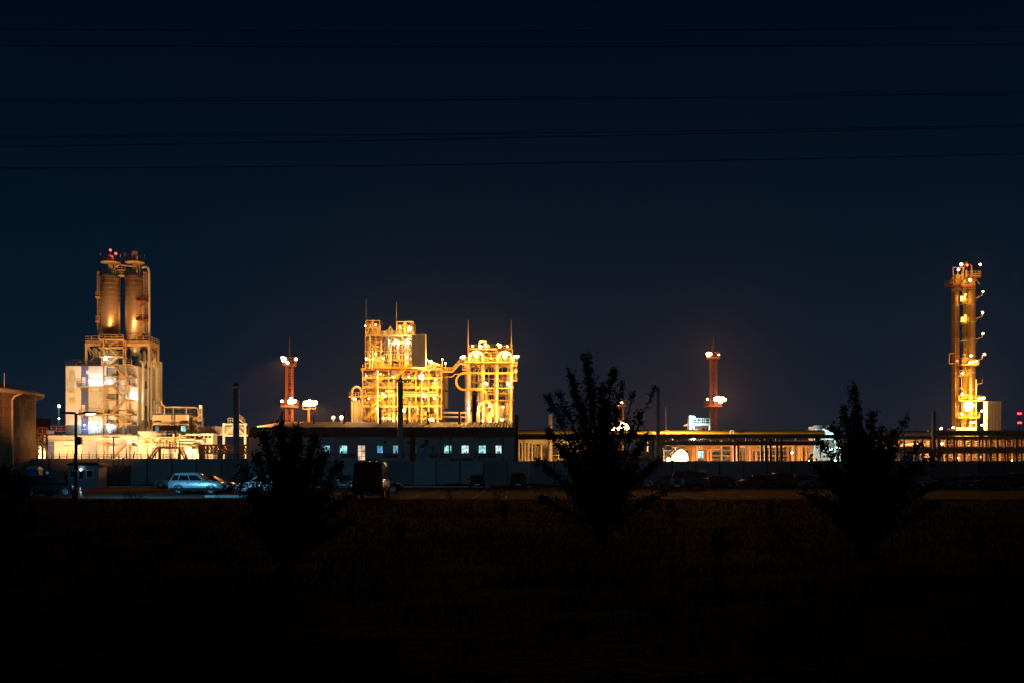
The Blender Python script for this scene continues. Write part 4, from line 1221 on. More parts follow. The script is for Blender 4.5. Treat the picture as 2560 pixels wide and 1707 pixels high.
for c, w, top, bot in ((1190.5, 17, 879, 907), (1262.5, 18, 880, 907), (1213.5, 17, 1003, 1040)):
    mb = MB()
    r = w * AY0 / F
    zc = pz_(top) - r
    arc = [(px_(c) - r * math.cos(a), AY0 - .4, zc + r * math.sin(a)) for a in np.linspace(0, PI, 13)]
    mb.path([(arc[0][0], AY0 - .4, pz_(bot))] + arc + [(arc[-1][0], AY0 - .4, pz_(bot))], .42, 12); mb.build('arched_pipe', M['cream'], t)
    vessel(t, px_(c) - .4, AY0 + 3, pz_(bot) + .6, 1.3, r * 1.1, 'cream')
    vessel(t, px_(c) + 2.2, AY0 + 4, pz_(bot) + .6, .8, r * .8, 'steel')
PBW.build('pipework', M['pipe'], t, 'stuff')
storeys(t, [px_(p) for p in (1172, 1208, 1240, 1281)], [AY0 + 2, AY0 + 8], [pz_(p) for p in (893, 871)], w=.24)
pipes(t, Q, 20, px_(1168), px_(1282), pz_(905), pz_(864), AY0 - .5, AY0 + 7, .08, .24, True, lmin=.3)
pipes(t, Q, 9, px_(1168), px_(1282), pz_(903), pz_(866), AY0 - .5, AY0 + 7, .08, .2, False)
mb = MB(); mb.path([(px_(1198), AY0, pz_(870)), (px_(1199), AY0, pz_(855.5)), (px_(1201), AY0, pz_(854)), (px_(1213), AY0, pz_(854)), (px_(1215), AY0, pz_(856)), (px_(1215), AY0, pz_(868))], .26, 8); mb.build('pipe', M['cream'], t)
mb = MB(); mb.sphere((px_(1215), AY0 + 2, pz_(866)), 1.2, 14, 9); mb.build('sphere_tank', M['cream'], t)
pipes(t, Q, 12, px_(1178), px_(1240), pz_(1058), pz_(910), AY0 + 2, AY0 + 8, .1, .26, True, lmin=.6)
pipes(t, Q, 16, px_(1236), px_(1282), pz_(1056), pz_(935), AY0 + 1, AY0 + 8, .1, .3, True, lmin=.3)
pipes(t, Q, 10, px_(1205), px_(1282), pz_(1054), pz_(940), AY0 + 1, AY0 + 8, .1, .24, False)
for a, b, py in ((1180, 1205, 955), (1214, 1244, 978), (1246, 1278, 952), (1212, 1276, 984)):
    mb = MB(); mb.box(px_(a), px_(b), AY0 + .6, AY0 + 5, pz_(py), pz_(py - 1.5)); mb.railing([(px_(a), AY0 + .5, pz_(py - 1.5)), (px_(b), AY0 + .5, pz_(py - 1.5))], 1.1, 1.2, .05); mb.build('platform', M['frame'], t)
for px, y, py, r, h in ((1252, 3, 1052, 1.2, 4), (1268, 4, 1052, 1.0, 5), (1222, 2, 1056, 1.4, 2.5), (1200, 3, 1056, 1.2, 3), (1236, 3, 1045, .9, 4)):
    vessel(t, px_(px), AY0 + y, pz_(py) + .4, r, h, 'cream')
for px in (1288, 1291):
    mb = MB(); mb.bar((px_(px), AY0 - .5, pz_(950)), (px_(px), AY0 - .5, pz_(905)), .14); mb.build('side_post', M['frame'], t)
for py in (915, 932, 952):
    mb = MB(); mb.box(px_(1282), px_(1293), AY0 - 1, AY0 + 1, pz_(py), pz_(py - 1.3)); mb.railing([(px_(1282), AY0 - 1, pz_(py - 1.3)), (px_(1293), AY0 - 1, pz_(py - 1.3))], 1.1, .7, .05); mb.build('side_platform', M['frame'], t)
mb = MB(); mb.box(px_(1156), px_(1166), AY0 - 1, AY0 + 1, pz_(925), pz_(923)); mb.railing([(px_(1156), AY0 - 1, pz_(923)), (px_(1166), AY0 - 1, pz_(923))], 1.2, .7, .06); mb.build('side_platform', M['frame'], t)
for px, top in ((1170.5, 800), (1278.5, 800)):
    mb = MB(); mb.tube((px_(px), AY0, pz_(872)), (px_(px), AY0, pz_(top)), .13, 6, .05); mb.build('lightning_rod', M['frame'], t)
for px, py, pw, sz in ((1158, 894, 7000, .8), (1291, 893.5, 7000, .75), (1201, 869, 6500, .7), (1214, 864, 3000, .5), (1250, 866, 7000, .75), (1192, 890, 5000, .8), (1262, 891, 5000, .75), (1217, 960, 7500, .75), (1271, 961, 8000, .8), (1289, 927, 900, .28),
                       (1206, 1051, 3500, .5), (1226, 1053, 3500, .5), (1255, 1049, 4000, .6), (1182, 867, 2500, .35), (1269, 868, 2000, .35), (1228, 897, 1500, .3), (1224, 1016, 3000, .3), (1258, 1018, 1500, .3)):
    flood(t, (px_(px), AY0 - 1.9, Z(py, AY0)), pw * .40, 'y', sz)
flood(t, (px_(1172), AY0 - 2, Z(1021, AY0)), 500, 'w', .45)

# ================================================================== LOW BUILDING WITH CORRUGATED ROOF
LY = 140.0
lx = lambda px: X(px, LY)
lz = lambda py: Z(py, LY)
t = LB = thing('workshop_building', (lx(954), LY + 8, 0), 'long low grey building with dark corrugated roof and small lit windows', 'workshop')
x0, x1 = lx(622), lx(1287)
zw = lz(1091)
mb = MB(); mb.box(x0, x1, LY + .02, LY + 24, 0, zw); mb.build('wall', M['render'], t)
n = 24
for i in range(n):       # wall panels
    a, b = x0 + (x1 - x0) * i / n, x0 + (x1 - x0) * (i + 1) / n
    mb = MB(); mb.box(a + .02, b - .02, LY - R.uniform(.03, .045), LY + .019, .05, zw - .03); mb.build('panel', M['render'], t)
def corr(xa, xb, pts, per=.44, amp=.12):
    """corrugated sheet: profile pts (y, z) swept along x"""
    m = int((xb - xa) / per) * 2
    mb = MB()
    vs = []
    for i in range(m + 1):
        x = xa + (xb - xa) * i / m
        for (y, z, ny, nz) in pts:
            d = amp if i % 2 else 0
            vs.append((x, y + ny * d, z + nz * d))
    k = len(pts)
    mb.add(vs, [(i * k + j, (i + 1) * k + j, (i + 1) * k + j + 1, i * k + j + 1) for i in range(m) for j in range(k - 1)])
    return mb
# steep lower slope coloured dark as shade, shallow upper slope coloured pale as lit
zb0, zb1 = lz(1091) - .05, lz(1066.5)
RD = 18.0
zrd = Z(1055, LY + RD)
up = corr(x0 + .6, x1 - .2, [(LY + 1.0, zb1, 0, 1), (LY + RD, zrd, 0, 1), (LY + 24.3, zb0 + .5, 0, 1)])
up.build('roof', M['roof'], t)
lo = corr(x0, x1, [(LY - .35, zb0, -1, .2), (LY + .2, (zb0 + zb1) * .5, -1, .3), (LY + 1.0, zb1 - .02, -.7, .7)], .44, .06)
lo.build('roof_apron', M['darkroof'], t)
for x in (x0 + .02, x1 - .02):
    mb = MB()
    mb.add([(x, LY - .3, zb0), (x, LY + .2, (zb0 + zb1) * .5), (x, LY + 1.0, zb1), (x, LY + RD, zrd - .02), (x, LY + 24, zb0), (x + .05, LY - .3, zb0), (x + .05, LY + .2, (zb0 + zb1) * .5), (x + .05, LY + 1.0, zb1), (x + .05, LY + RD, zrd - .02), (x + .05, LY + 24, zb0)],
           [(0, 1, 2, 3, 4), (9, 8, 7, 6, 5)] + [(i, i + 5, (i + 1) % 5 + 5, (i + 1) % 5) for i in range(5)])
    mb.build('gable', M['dado'], t)
def window(a, b, c, d, pane, split=2, frame='white'):
    mb = MB(); mb.box(lx(a) - .05, lx(b) + .05, LY - .09, LY - .046, lz(d) - .05, lz(c) + .05); o = mb.build('window', M[frame], t)
    for i in range(split):
        u, v = lx(a) + (lx(b) - lx(a)) * i / split + .025, lx(a) + (lx(b) - lx(a)) * (i + 1) / split - .025
        mb = MB(); mb.box(u, v, LY - .1, LY - .0905, lz(d), lz(c)); mb.build('pane', pane, o)
    if pane in (E['win'], E['win2'], E['win3']):     # blinds and things on the sill inside
        k = R.random()
        if k < .55:
            mb = MB(); mb.box(lx(a) + .04, lx(a) + (lx(b) - lx(a)) * R.uniform(.25, .5), LY - .106, LY - .1005, lz(c) - R.uniform(.15, .45), lz(c)); mb.build('blind', M['cream'], o)
        mb = MB()
        for q in range(3):
            u = R.uniform(lx(a) + .1, lx(b) - .2); mb.box(u, u + R.uniform(.08, .2), LY - .107, LY - .1005, lz(d), lz(d) + R.uniform(.1, .4))
        mb.build('sill_clutter', M['dado'], o)
    mb = MB(); mb.box(lx(a) - .1, lx(b) + .1, LY - .2, LY - .0905, lz(d) - .11, lz(d) - .055); mb.build('sill', M['stack'], o)
    return o
for a, b, k in ((807, 825, 'win3'), (850, 868, 'win'), (983, 996, 'win3'), (1111, 1128.5, 'win'), (1154, 1171.5, 'win2'), (1197, 1214.5, 'win'), (1239, 1254, 'win2')):
    window(a, b, 1113, 1131.5, E[k])
for a, b in ((943, 957), (1030, 1043), (1072, 1086), (700, 716), (745, 760)):
    window(a, b, 1113, 1131, M['glass'], 2, 'render')
o = window(895, 913, 1112.5, 1149, E['warm'], 2, 'render')
mb = MB(); 
for py in (1126.5, 1140.5): mb.box(lx(895), lx(913), LY - .115, LY - .1005, lz(py) - .035, lz(py) + .035)
mb.build('glazing_bar', M['dark'], o)
mb = MB(); mb.box(lx(1050), lx(1061), LY - .12, LY - .046, lz(1150), lz(1115)); o = mb.build('door', M['toilet'], t)
mb = MB(); mb.box(lx(1051), lx(1060), LY - .14, LY - .1205, lz(1128), lz(1117)); mb.build('pane', M['glass'], o)
mb = MB(); mb.path([(lx(1052), LY - .6, lz(1116)), (lx(1060), LY - .6, lz(1112)), (lx(1066), LY - .6, lz(1108)), (lx(1066), LY - .3, lz(1100))], .24, 8); mb.build('duct', M['dark'], t)
for a, b, c, d in ((958, 1012, 1131.5, 1143), (1072, 1120, 1131.5, 1143), (1184, 1240, 1131.5, 1143), (855, 890, 1132, 1143), (915, 940, 1145, 1151), (1126, 1182, 1145, 1151)):
    mb = MB(); mb.box(lx(a), lx(b), LY - .055, LY - .0465, lz(d), lz(c)); mb.build('dado_panel', M['dado'], t)
for a, b in ((845, 900), (957, 1012), (1072, 1118), (1184, 1240)):
    mb = MB(); mb.box(lx(a), lx(b), LY - .06, LY - .0465, lz(1095.5), lz(1093)); mb.build('vent_strip', M['dark'], t)
for px, py in ((963, 1105), (1021, 1105)):
    mb = MB(); mb.box(lx(px - 4), lx(px + 5), LY - .4, LY - .05, lz(py + 4), lz(py - 4)); o = mb.build('air_conditioner', M['stack'], t)
    mb = MB(); mb.lathe(0, 0, [(.2, 0), (.2, .03)], 14); me = mb.mesh('fan_grille', M['dark']); place(me, 'fan_grille', (lx(px), LY - .401, lz(py)), o, (PI / 2, 0, 0))
for px in (1098, 1124, 1195, 1255, 838):
    mb = MB(); mb.tube((lx(px), LY - .5, 0), (lx(px), LY - .5, lz(1092)), .1, 8); mb.build('downpipe', M['stack'], t)
mb = MB(); mb.tube((lx(1010), LY - .7, lz(1137)), (lx(1250), LY - .7, lz(1138)), .05, 6); mb.tube((lx(980), LY - .7, lz(1134)), (lx(1130), LY - .7, lz(1134)), .04, 6); mb.build('gas_pipe', M['stack'], t)
for px, top, w in ((656, 1022, 5), (742, 1030, 4), (824, 1020, 5), (922, 1020, 6), (1052, 1021, 6), (1137, 1022, 6), (1196, 1023, 5), (995, 1020, 4)):
    mb = MB(); z0 = lz(1060) - .3
    mb.lathe(lx(px), LY + 12, [(w / 2 * .0562 * 1.5, z0), (w / 2 * .0562 * 1.5, Z(1045, LY)), (w / 2 * .0562, Z(1044, LY)), (w / 2 * .0562, Z(top, LY + 6))], 10)
    mb.build('vent_pipe', M['dark'], t)
for px in (690, 712, 742, 775, 795):     # small cowls on the ridge
    mb = MB(); mb.box(lx(px), lx(px + 6), LY + 10, LY + 11, lz(1064), lz(1056 + px % 4)); mb.build('cowl', M['dark'], t)
# shed with striped roof behind the middle tree
SY2 = 150.0
x0, x1 = X(1425, SY2), X(1632, SY2)
t = thing('roofed_store', ((x0 + x1) / 2, SY2 + 4, 0), 'low store with pale corrugated roof showing through the middle tree', 'shed')
mb = MB(); mb.box(x0 + .3, x1 - .3, SY2 + .3, SY2 + 8, 0, Z(1143, SY2)); mb.build('wall', M['dado'], t)
corr(x0, x1, [(SY2, Z(1145, SY2), 0, 1), (SY2 + 4, Z(1128, SY2 + 4), 0, 1), (SY2 + 8.4, Z(1143, SY2), 0, 1)], .5, .08).build('roof', M['steel'], t)

# ================================================================== STACKS
def stack(px, w, top, Y, label, cap=False, mt='stack', louv=False, bracket=False):
    x, r, z = X(px, Y), w / 2 * Y / F, Z(top, Y)
    t = thing('chimney_stack', (x, Y, 0), label, 'chimney')
    zz = z - (r * 2.2 if cap else 0)
    prof = [(r * 1.05, 0), (r, .05), (r, zz)]
    MB().lathe(x, Y, prof, 20).build('shaft', M[mt], t)
    for f in (.3, .55, .8):
        MB().lathe(x, Y, [(r + .005, zz * f - .06), (r + .05, zz * f - .05), (r + .05, zz * f + .05), (r + .005, zz * f + .06)], 20).build('flange', M[mt], t)
    if cap:
        MB().lathe(x, Y, [(r * 1.25, zz + r * .7), (r * 1.25, zz + r * .85), (.03, z)], 20).build('cap', M['dark'], t)
        mb = MB()
        for k in range(6):
            a = k * PI / 3
            mb.bar((x + r * .95 * math.cos(a), Y + r * .95 * math.sin(a), zz - .02), (x + r * .95 * math.cos(a), Y + r * .95 * math.sin(a), zz + r * .75), .07)
        mb.build('cap_strut', M['dark'], t)
    if bracket:
        mb = MB(); mb.bar((x - r - .35, Y, zz * .72), (x + r + .35, Y, zz * .72), .1); mb.build('bracket', M['dark'], t)
stack(590.5, 14.5, 954, 132, 'pale-edged steel chimney with pointed cap left of the low building', True)
stack(1001, 13, 941, 134, 'dark capped chimney standing in front of the golden-lit tower of pipes', True, bracket=True)
stack(1185.5, 10.5, 974, 160, 'dark capped chimney before the legs of the reactor deck', True, 'dark')
stack(1645, 9.5, 968, 133, 'slim plain chimney right of the middle tree', False)
stack(2334.5, 9, 1028, 150, 'short orange-lit chimney left of the tall lit column pair', False, 'tank')
stack(1376, 9, 1034, 187, 'pale lit chimney at the left side of the middle tree', False, 'cream')
stack(1291, 11, 1036, 139, 'thick dark pillar with flat cap at the right end of the low building', False, 'dark')
mb = MB(); x = X(1664.5, 180); mb.tube((x, 180, 0), (x, 180, Z(1016, 180)), .12, 6, .05)
solo(mb, 'lightning_rod', M['steel'], (x, 180, 0), 'thin bare mast between the slim chimney and the small cyan-lit tank', 'mast')

# ================================================================== LATTICE LAMP MASTS
def lamp_mast(px, Y, top, plats, w, label, lamps, base_w=None):
    x, z1 = X(px, Y), Z(top, Y)
    t = thing('lamp_mast', (x, Y, 0), label, 'floodlight mast')
    bw = (base_w or w * 1.25) / 2 * Y / F
    tw = w / 2 * Y / F
    hw = lambda z: bw + (tw - bw) * min(1, z / z1 * 1.6)
    zs_ = list(np.linspace(0, z1, max(10, int(z1 / 2))))
    for sx_, sy_ in ((-1, -1), (1, -1), (1, 1), (-1, 1)):
        mb = MB()
        for a, b in zip(zs_, zs_[1:]): mb.bar((x + sx_ * hw(a), Y + sy_ * hw(a), a), (x + sx_ * hw(b), Y + sy_ * hw(b), b), .15)
        mb.build('leg', M['mast'], t)
    for face in range(4):
        mb = MB()
        for i, (a, b) in enumerate(zip(zs_, zs_[1:])):
            cs_ = [(-1, -1), (1, -1), (1, 1), (-1, 1)]
            u, v = cs_[face], cs_[(face + 1) % 4]
            if i % 2: u, v = v, u
            mb.bar((x + u[0] * hw(a), Y + u[1] * hw(a), a), (x + v[0] * hw(b), Y + v[1] * hw(b), b), .06)
            mb.bar((x + u[0] * hw(b), Y + u[1] * hw(b), b), (x + v[0] * hw(b), Y + v[1] * hw(b), b), .05)
        mb.build('lattice', M['mast'], t)
    mb = MB(); mb.ladder(x, Y - tw * .2, 1, z1 - .5, .7, .05, False, .5); mb.build('ladder', M['mast'], t)
    for py, pw in plats:
        z, h = Z(py, Y), pw / 2 * Y / F
        mb = MB(); mb.box(x - h, x + h, Y - h, Y + h, z - .25, z); o = mb.build('platform', M['mast'], t)
        mb = MB(); mb.railing([(x - h, Y + h, z), (x - h, Y - h, z), (x + h, Y - h, z), (x + h, Y + h, z)], 1.2, .9, .06); mb.build('railing', M['mast'], o)
    mb = MB(); mb.tube((x, Y, z1), (x, Y, z1 + 5), .09, 6, .03); mb.build('lightning_rod', M['mast'], t)
    for lx_, ly_, sz, pw, aim in lamps:
        p = P(lx_, ly_, Y - 2.2)
        flood(t, p, pw * .10, 's', sz, 'o', dy=1.6)
        if sz > .75:
            if px < 900: light(t, p + Vector((0, -1.0, 0)), 42000, 'o', .3, Vector((p.x + R.uniform(-5, 5), p.y - 20, p.z - 12.5)), 52, .6)
            else: light(t, p + Vector((0, -1.2, 0)), 13000, 'o', .4, Vector((p.x + R.uniform(-6, 6), 152, 7)), 95, 1)
    return t
MY = 188.0
lamp_mast(724, MY, 907, ((911, 28), (1015, 38)), 15, 'red lattice floodlight mast behind the low building, left of the golden tower',
          ((710, 898, .8, 9000, None), (719, 906, .4, 500, None), (740, 897, .45, 900, None), (727, 1003, 1.0, 14000, None), (705, 1002, .35, 500, None)))
t = thing('lamp_mast', (X(772, MY), MY, 0), 'short mast carrying two bright floodlights beside the taller lattice mast', 'floodlight mast')
mb = MB(); mb.bar((X(772, MY), MY, 0), (X(772, MY), MY, Z(1008, MY)), .4); mb.build('pole', M['mast'], t)
mb = MB(); mb.bar((X(762, MY), MY - .5, Z(1012, MY)), (X(784, MY), MY - .5, Z(1012, MY)), .3); mb.build('crossarm', M['mast'], t)
for px in (765.5, 779.5): flood(t, P(px, 1008, MY - 1.5), 3000, 's', 1.05, 'o', dy=1.6); light(t, P(px, 1008, MY - 2.4), 60000, 'o', .3, P(px, 1008, MY - 2.4) + Vector(((px - 769) * .9, -20, -12.5)), 56, .6)
t = thing('lamp_mast', (X(844, 200), 200, 0), 'pair of small floodlights just above the low building ridge', 'floodlight')
for px in (833.5, 853.5):
    mb = MB(); mb.bar((X(px, 200), 200, 0), (X(px, 200), 200, Z(1046, 200)), .25); mb.build('pole', M['dark'], t)
    flood(t, P(px, 1042, 199), 1500, 's', .5, 'o')
lamp_mast(1783, 240, 893, ((894, 30), (1014, 38)), 15, 'red lattice floodlight mast right of the small cyan-lit tank',
          ((1771, 885, .95, 9000, None), (1797, 886, .32, 200, None), (1794, 996, 1.05, 12000, None), (1806, 996, .8, 6000, None), (1769, 997, .38, 400, None)), 18)
lamp_mast(1552, 240, 1008, ((1013, 24),), 11, 'red lattice floodlight mast mostly hidden by the middle tree',
          ((1560, 1069, 1.7, 12000, None), (1543, 1071, 1.2, 3000, None), (1554, 1006, .4, 500, None), (1546, 1011, .3, 200, None)), 13)
t = thing('lamp_mast', (X(148, 300), 300, 0), 'slim dark mast with two green-white lamps left of the white block', 'floodlight mast')
mb = MB(); mb.tube((X(147, 300), 300, 0), (X(147, 300), 300, Z(1012, 300)), .25, 8); mb.build('pole', M['dark'], t)
flood(t, P(147.5, 1014, 299), 600, 'c', .5); flood(t, P(147.5, 1045, 299), 200, 'c', .3)

# ================================================================== TALL LIT COLUMNS (right)
TY_ = 260.0
tx = lambda px: X(px, TY_)
tz = lambda py: max(0, Z(py, TY_))
t = RT = thing('distillation_tower', (tx(2424), TY_ + 3, 0), 'pair of tall amber-lit columns with ladder cage and lamps down one edge', 'process tower')
for px, r, top, y, m_ in ((2402, 1.0, 706, 3.2, 'tower'), (2437, 1.5, 688, 3.0, 'tower')):
    x = tx(px)
    MB().lathe(x, TY_ + y, [(r * 1.15, 0), (r * 1.15, 2), (r, 2.4), (r, tz(top)), (r * .8, tz(top) + .5), (.2, tz(top) + .8)], 28).build('column_shell', M[m_], t)
    sm = MB().lathe(0, 0, [(r + .005, -.06), (r + .06, -.05), (r + .06, .05), (r + .005, .06)], 28).mesh('flange', M['steel'])
    z = 6.0
    while z < tz(top) - 1: place(sm, 'flange', (x, TY_ + y, z), t); z += 4.4
mb = MB(); mb.tube((tx(2397), TY_ + 2, 0), (tx(2397), TY_ + 2, tz(712)), .16, 8); mb.build('riser_pipe', M['frame'], t)
mb = MB(); mb.tube((tx(2425.5), TY_ + 2.4, 0), (tx(2425.5), TY_ + 2.4, tz(700)), .2, 8); mb.build('riser_pipe', M['dark'], t)
mb = MB(); mb.tube((tx(2430), TY_ + 1.2, 0), (tx(2430), TY_ + 1.2, tz(930)), .14, 8); mb.build('riser_pipe', M['pipe'], t)
# caged ladder runs with landings
runs = [1080, 985, 935, 893, 850, 808, 758, 704]
for i, (a, b) in enumerate(zip(runs, runs[1:])):
    mb = MB(); mb.ladder(tx(2415 + (1.2 if i % 2 else -1.2)), TY_ + .9, tz(a), tz(b) + 1.0, .62, .05, True); mb.build('ladder', M['yellow'], t)
    mb = MB(); mb.box(tx(2408), tx(2422), TY_ + .2, TY_ + 2, tz(b) - .1, tz(b)); mb.build('landing', M['steel'], t)
for py in (745, 798):
    mb = MB(); mb.box(tx(2408.5), tx(2421.5), TY_ + 1.72, TY_ + 1.8, tz(py + 7), tz(py - 8)); mb.build('back_panel', M['cream'], t)
    light(t, (tx(2415), TY_ + .7, tz(py)), 700, 'y', .1)
    flood(t, (tx(2415), TY_ + .3, tz(py) + .9), 0, 'y', .26)
    for px in (2409, 2421): 
        mb = MB(); mb.bar((tx(px), TY_ + .3, tz(py + 8)), (tx(px), TY_ + .3, tz(py - 8)), .07); mb.build('cage_post', M['dark'], t)
# head platforms
for a, b, y0, py, hp in ((2384, 2412, .5, 709, 1), (2427, 2455, .5, 690, 1), (2404, 2440, .2, 713, 0)):
    z = tz(py)
    mb = MB(); mb.box(tx(a), tx(b), TY_ + y0, TY_ + 5.5, z - .3, z); o = mb.build('head_platform', M['redlead'], t)
    mb = MB(); mb.railing([(tx(a), TY_ + 5.5, z), (tx(a), TY_ + y0, z), (tx(b), TY_ + y0, z), (tx(b), TY_ + 5.5, z)], 1.3, .8, .05); mb.build('railing', M['frame'], o)
    if hp:
        mb = MB(); mb.bar((tx(a) + .2, TY_ + 1, z - 2), (tx((a + b) / 2), TY_ + 1, z - .3), .14); mb.bar((tx(b) - .2, TY_ + 1, z - 2), (tx((a + b) / 2), TY_ + 1, z - .3), .14); mb.build('bracket', M['frame'], o)
mb = MB(); mb.box(tx(2398), tx(2410), TY_ + 2.0, TY_ + 4.5, tz(708), tz(686)); mb.build('equipment_box', M['yellow'], t)
for px in (2386, 2398, 2411):
    mb = MB(); mb.bar((tx(px), TY_ + .8, tz(709)), (tx(px), TY_ + .8, tz(668)), .18); mb.build('head_post', M['frame'], t)
mb = MB(); mb.bar((tx(2385), TY_ + .8, tz(668)), (tx(2412), TY_ + .8, tz(668)), .2); mb.bar((tx(2385), TY_ + .8, tz(687)), (tx(2412), TY_ + .8, tz(687)), .16); mb.build('head_beam', M['frame'], t)
mb = MB(); mb.path([(tx(2413), TY_ + 2, tz(700)), (tx(2414), TY_ + 2, tz(675)), (tx(2419), TY_ + 2, tz(670)), (tx(2420), TY_ + 2, tz(660)), (tx(2426), TY_ + 2, tz(652))], .2, 8); mb.build('vent_pipe', M['frame'], t)
mb = MB(); mb.path([(tx(2424), TY_ + 2, tz(700)), (tx(2424), TY_ + 2, tz(672))], .35, 8); mb.path([(tx(2437), TY_ + 2, tz(684)), (tx(2438), TY_ + 2, tz(662)), (tx(2434), TY_ + 2, tz(657))], .22, 8); mb.build('vent_pipe', M['frame'], t)
# side loop, small side landings with lamps
mb = MB(); mb.path([(tx(2399), TY_ + 2.2, tz(880)), (tx(2383), TY_ + 2.2, tz(880)), (tx(2382), TY_ + 2.2, tz(881)), (tx(2382), TY_ + 2.2, tz(904)), (tx(2383), TY_ + 2.2, tz(905.5)), (tx(2399), TY_ + 2.2, tz(905.5))], .15, 8); mb.build('side_loop_pipe', M['frame'], t)
for py in (740, 792, 844, 897, 957):
    mb = MB(); mb.box(tx(2448), tx(2456), TY_ + 1.4, TY_ + 3.6, tz(py) - .12, tz(py)); mb.bar((tx(2449), TY_ + 2, tz(py + 10)), (tx(2455), TY_ + 2, tz(py)), .09); mb.bar((tx(2453), TY_ - .6, tz(py)), (tx(2453), TY_ - .6, tz(py) + 1.1), .09); mb.bar((tx(2453), TY_ - .6, tz(py)), (tx(2453), TY_ + 1.5, tz(py)), .12); mb.build('side_landing', M['frame'], t)
for a, b, py in ((2405, 2448, 910), (2400, 2425, 936), (2398, 2458, 1000), (2396, 2450, 1042)):
    z = tz(py)
    mb = MB(); mb.box(tx(a), tx(b), TY_ + .1, TY_ + 5, z - .2, z); o = mb.build('ring_platform', M['frame'], t)
    mb = MB(); mb.railing([(tx(a), TY_ + .1, z), (tx(b), TY_ + .1, z)], 1.2, .9, .05); mb.build('railing', M['yellow'], o)
pipes(t, Q, 14, tx(2398), tx(2450), .5, tz(940), TY_ + .3, TY_ + 4, .08, .2, True, lmin=.3)
mb = MB()
zb_ = tz(1071)
mb.add([(tx(2375), TY_ - 2, 6), (tx(2458), TY_ - 2, 6), (tx(2458), TY_ + 8, 6), (tx(2375), TY_ + 8, 6), (tx(2393), TY_ + .5, zb_ + .4), (tx(2440), TY_ + .5, zb_ + .4), (tx(2440), TY_ + 6, zb_ + .4), (tx(2393), TY_ + 6, zb_ + .4)],
       [(0, 1, 5, 4), (1, 2, 6, 5), (2, 3, 7, 6), (3, 0, 4, 7), (4, 5, 6, 7), (3, 2, 1, 0)])
mb.box(tx(2375), tx(2458), TY_ - 2, TY_ + 8, 0, 6)
mb.build('plinth', M['white'], t)
for px, py, pw, sz in ((2399, 663.5, 1800, .5), (2392, 676.5, 1500, .5), (2446, 663.5, 1800, .5), (2421, 702, 2200, .5), (2453, 731, 900, .38), (2452, 784, 900, .4), (2453, 836, 900, .4), (2423, 889.5, 1500, .48), (2457, 886, 1800, .5),
                       (2420, 907, 1500, .42), (2428, 905, 1500, .42), (2437, 904, 1500, .42), (2402, 933.5, 1800, .5), (2402, 985, 1800, .5), (2443, 996, 2500, .5), (2449, 996, 2500, .5), (2455, 995, 900, .5),
                       (2412, 1014, 12000, 1.1), (2424, 1013, 12000, 1.1), (2417, 1008, 7000, 1.0), (2419, 1018, 7000, 1.0), (2401, 1035, 1500, .42), (2424, 1055, 2500, .45), (2432, 1055, 2000, .4), (2450, 1062, 2000, .4), (2450, 1027, 2000, .4), (2378.5, 1068, 1200, .42)):
    flood(t, (tx(px), TY_ - 1.0, Z(py, TY_)), pw * .3, 'y', sz)
for px, py in ((2419, 663), (2394, 901)):
    p = (tx(px), TY_ + .2, Z(py, TY_)); mb = MB(); mb.bar((p[0], p[1], p[2] - 1.5), p, .1); o = mb.build('beacon_post', M['dark'], t)
    mb = MB(); mb.sphere(p, .26); mb.build('lens', E['r'], o); light(t, Vector(p) + Vector((0, -.5, 0)), 90, 'r', .1)
t = thing('clad_shaft', (tx(2474), TY_ + 6, 0), 'plain pale corrugated box right of the foot of the lit columns', 'industrial building')
x0, x1, z1 = tx(2456), tx(2492), tz(1004)
n = 40
vs = []
for i in range(n + 1):
    x = x0 + (x1 - x0) * i / n; dy = .1 if (i // 2) % 2 else 0
    vs += [(x, TY_ - 2.3 - dy, 0), (x, TY_ - 2.3 - dy, z1)]
mb = MB(); mb.add(vs, [(2 * i, 2 * i + 2, 2 * i + 3, 2 * i + 1) for i in range(n)]); mb.build('front_cladding', M['panel'], t)
mb = MB(); mb.box(x0, x1, TY_ - 2.25, TY_ - .7, 0, z1); mb.build('core', M['panel'], t)
for px, label in ((2353, 'left of the short row of two star-bright lamps before the tall columns'),):
    t = thing('lamp_post', (X(px, 250), 250, 0), 'single amber lamp on a post between the short chimney and the tall columns', 'lamp post')
    mb = MB(); mb.bar((X(px, 250), 250, 0), (X(px, 250), 250, Z(1072, 250)), .2); mb.build('pole', M['dark'], t)
    flood(t, P(px, 1070, 249), 1200, 's', .45, 'o')
# far red beacon mast
t = thing('beacon_mast', (X(2547, 700), 700, 0), 'far thin mast with two rows of red beacon lights', 'mast')
x = X(2547, 700)
mb = MB()
for s in (-1, 1): mb.bar((x + s * .9, 700, 0), (x + s * .5, 700, Z(1030, 700)), .3)
for z in np.arange(2, 42, 4): mb.bar((x - .9, 700, z), (x + .9, 700, z + 4), .2)
mb.build('lattice', M['dark'], t)
for py in (1033, 1056):
    for s in (-1.0, 1.0):
        mb = MB(); mb.sphere((x + s * .75, 699, Z(py, 700)), .6); mb.build('lens', E['r'], t)
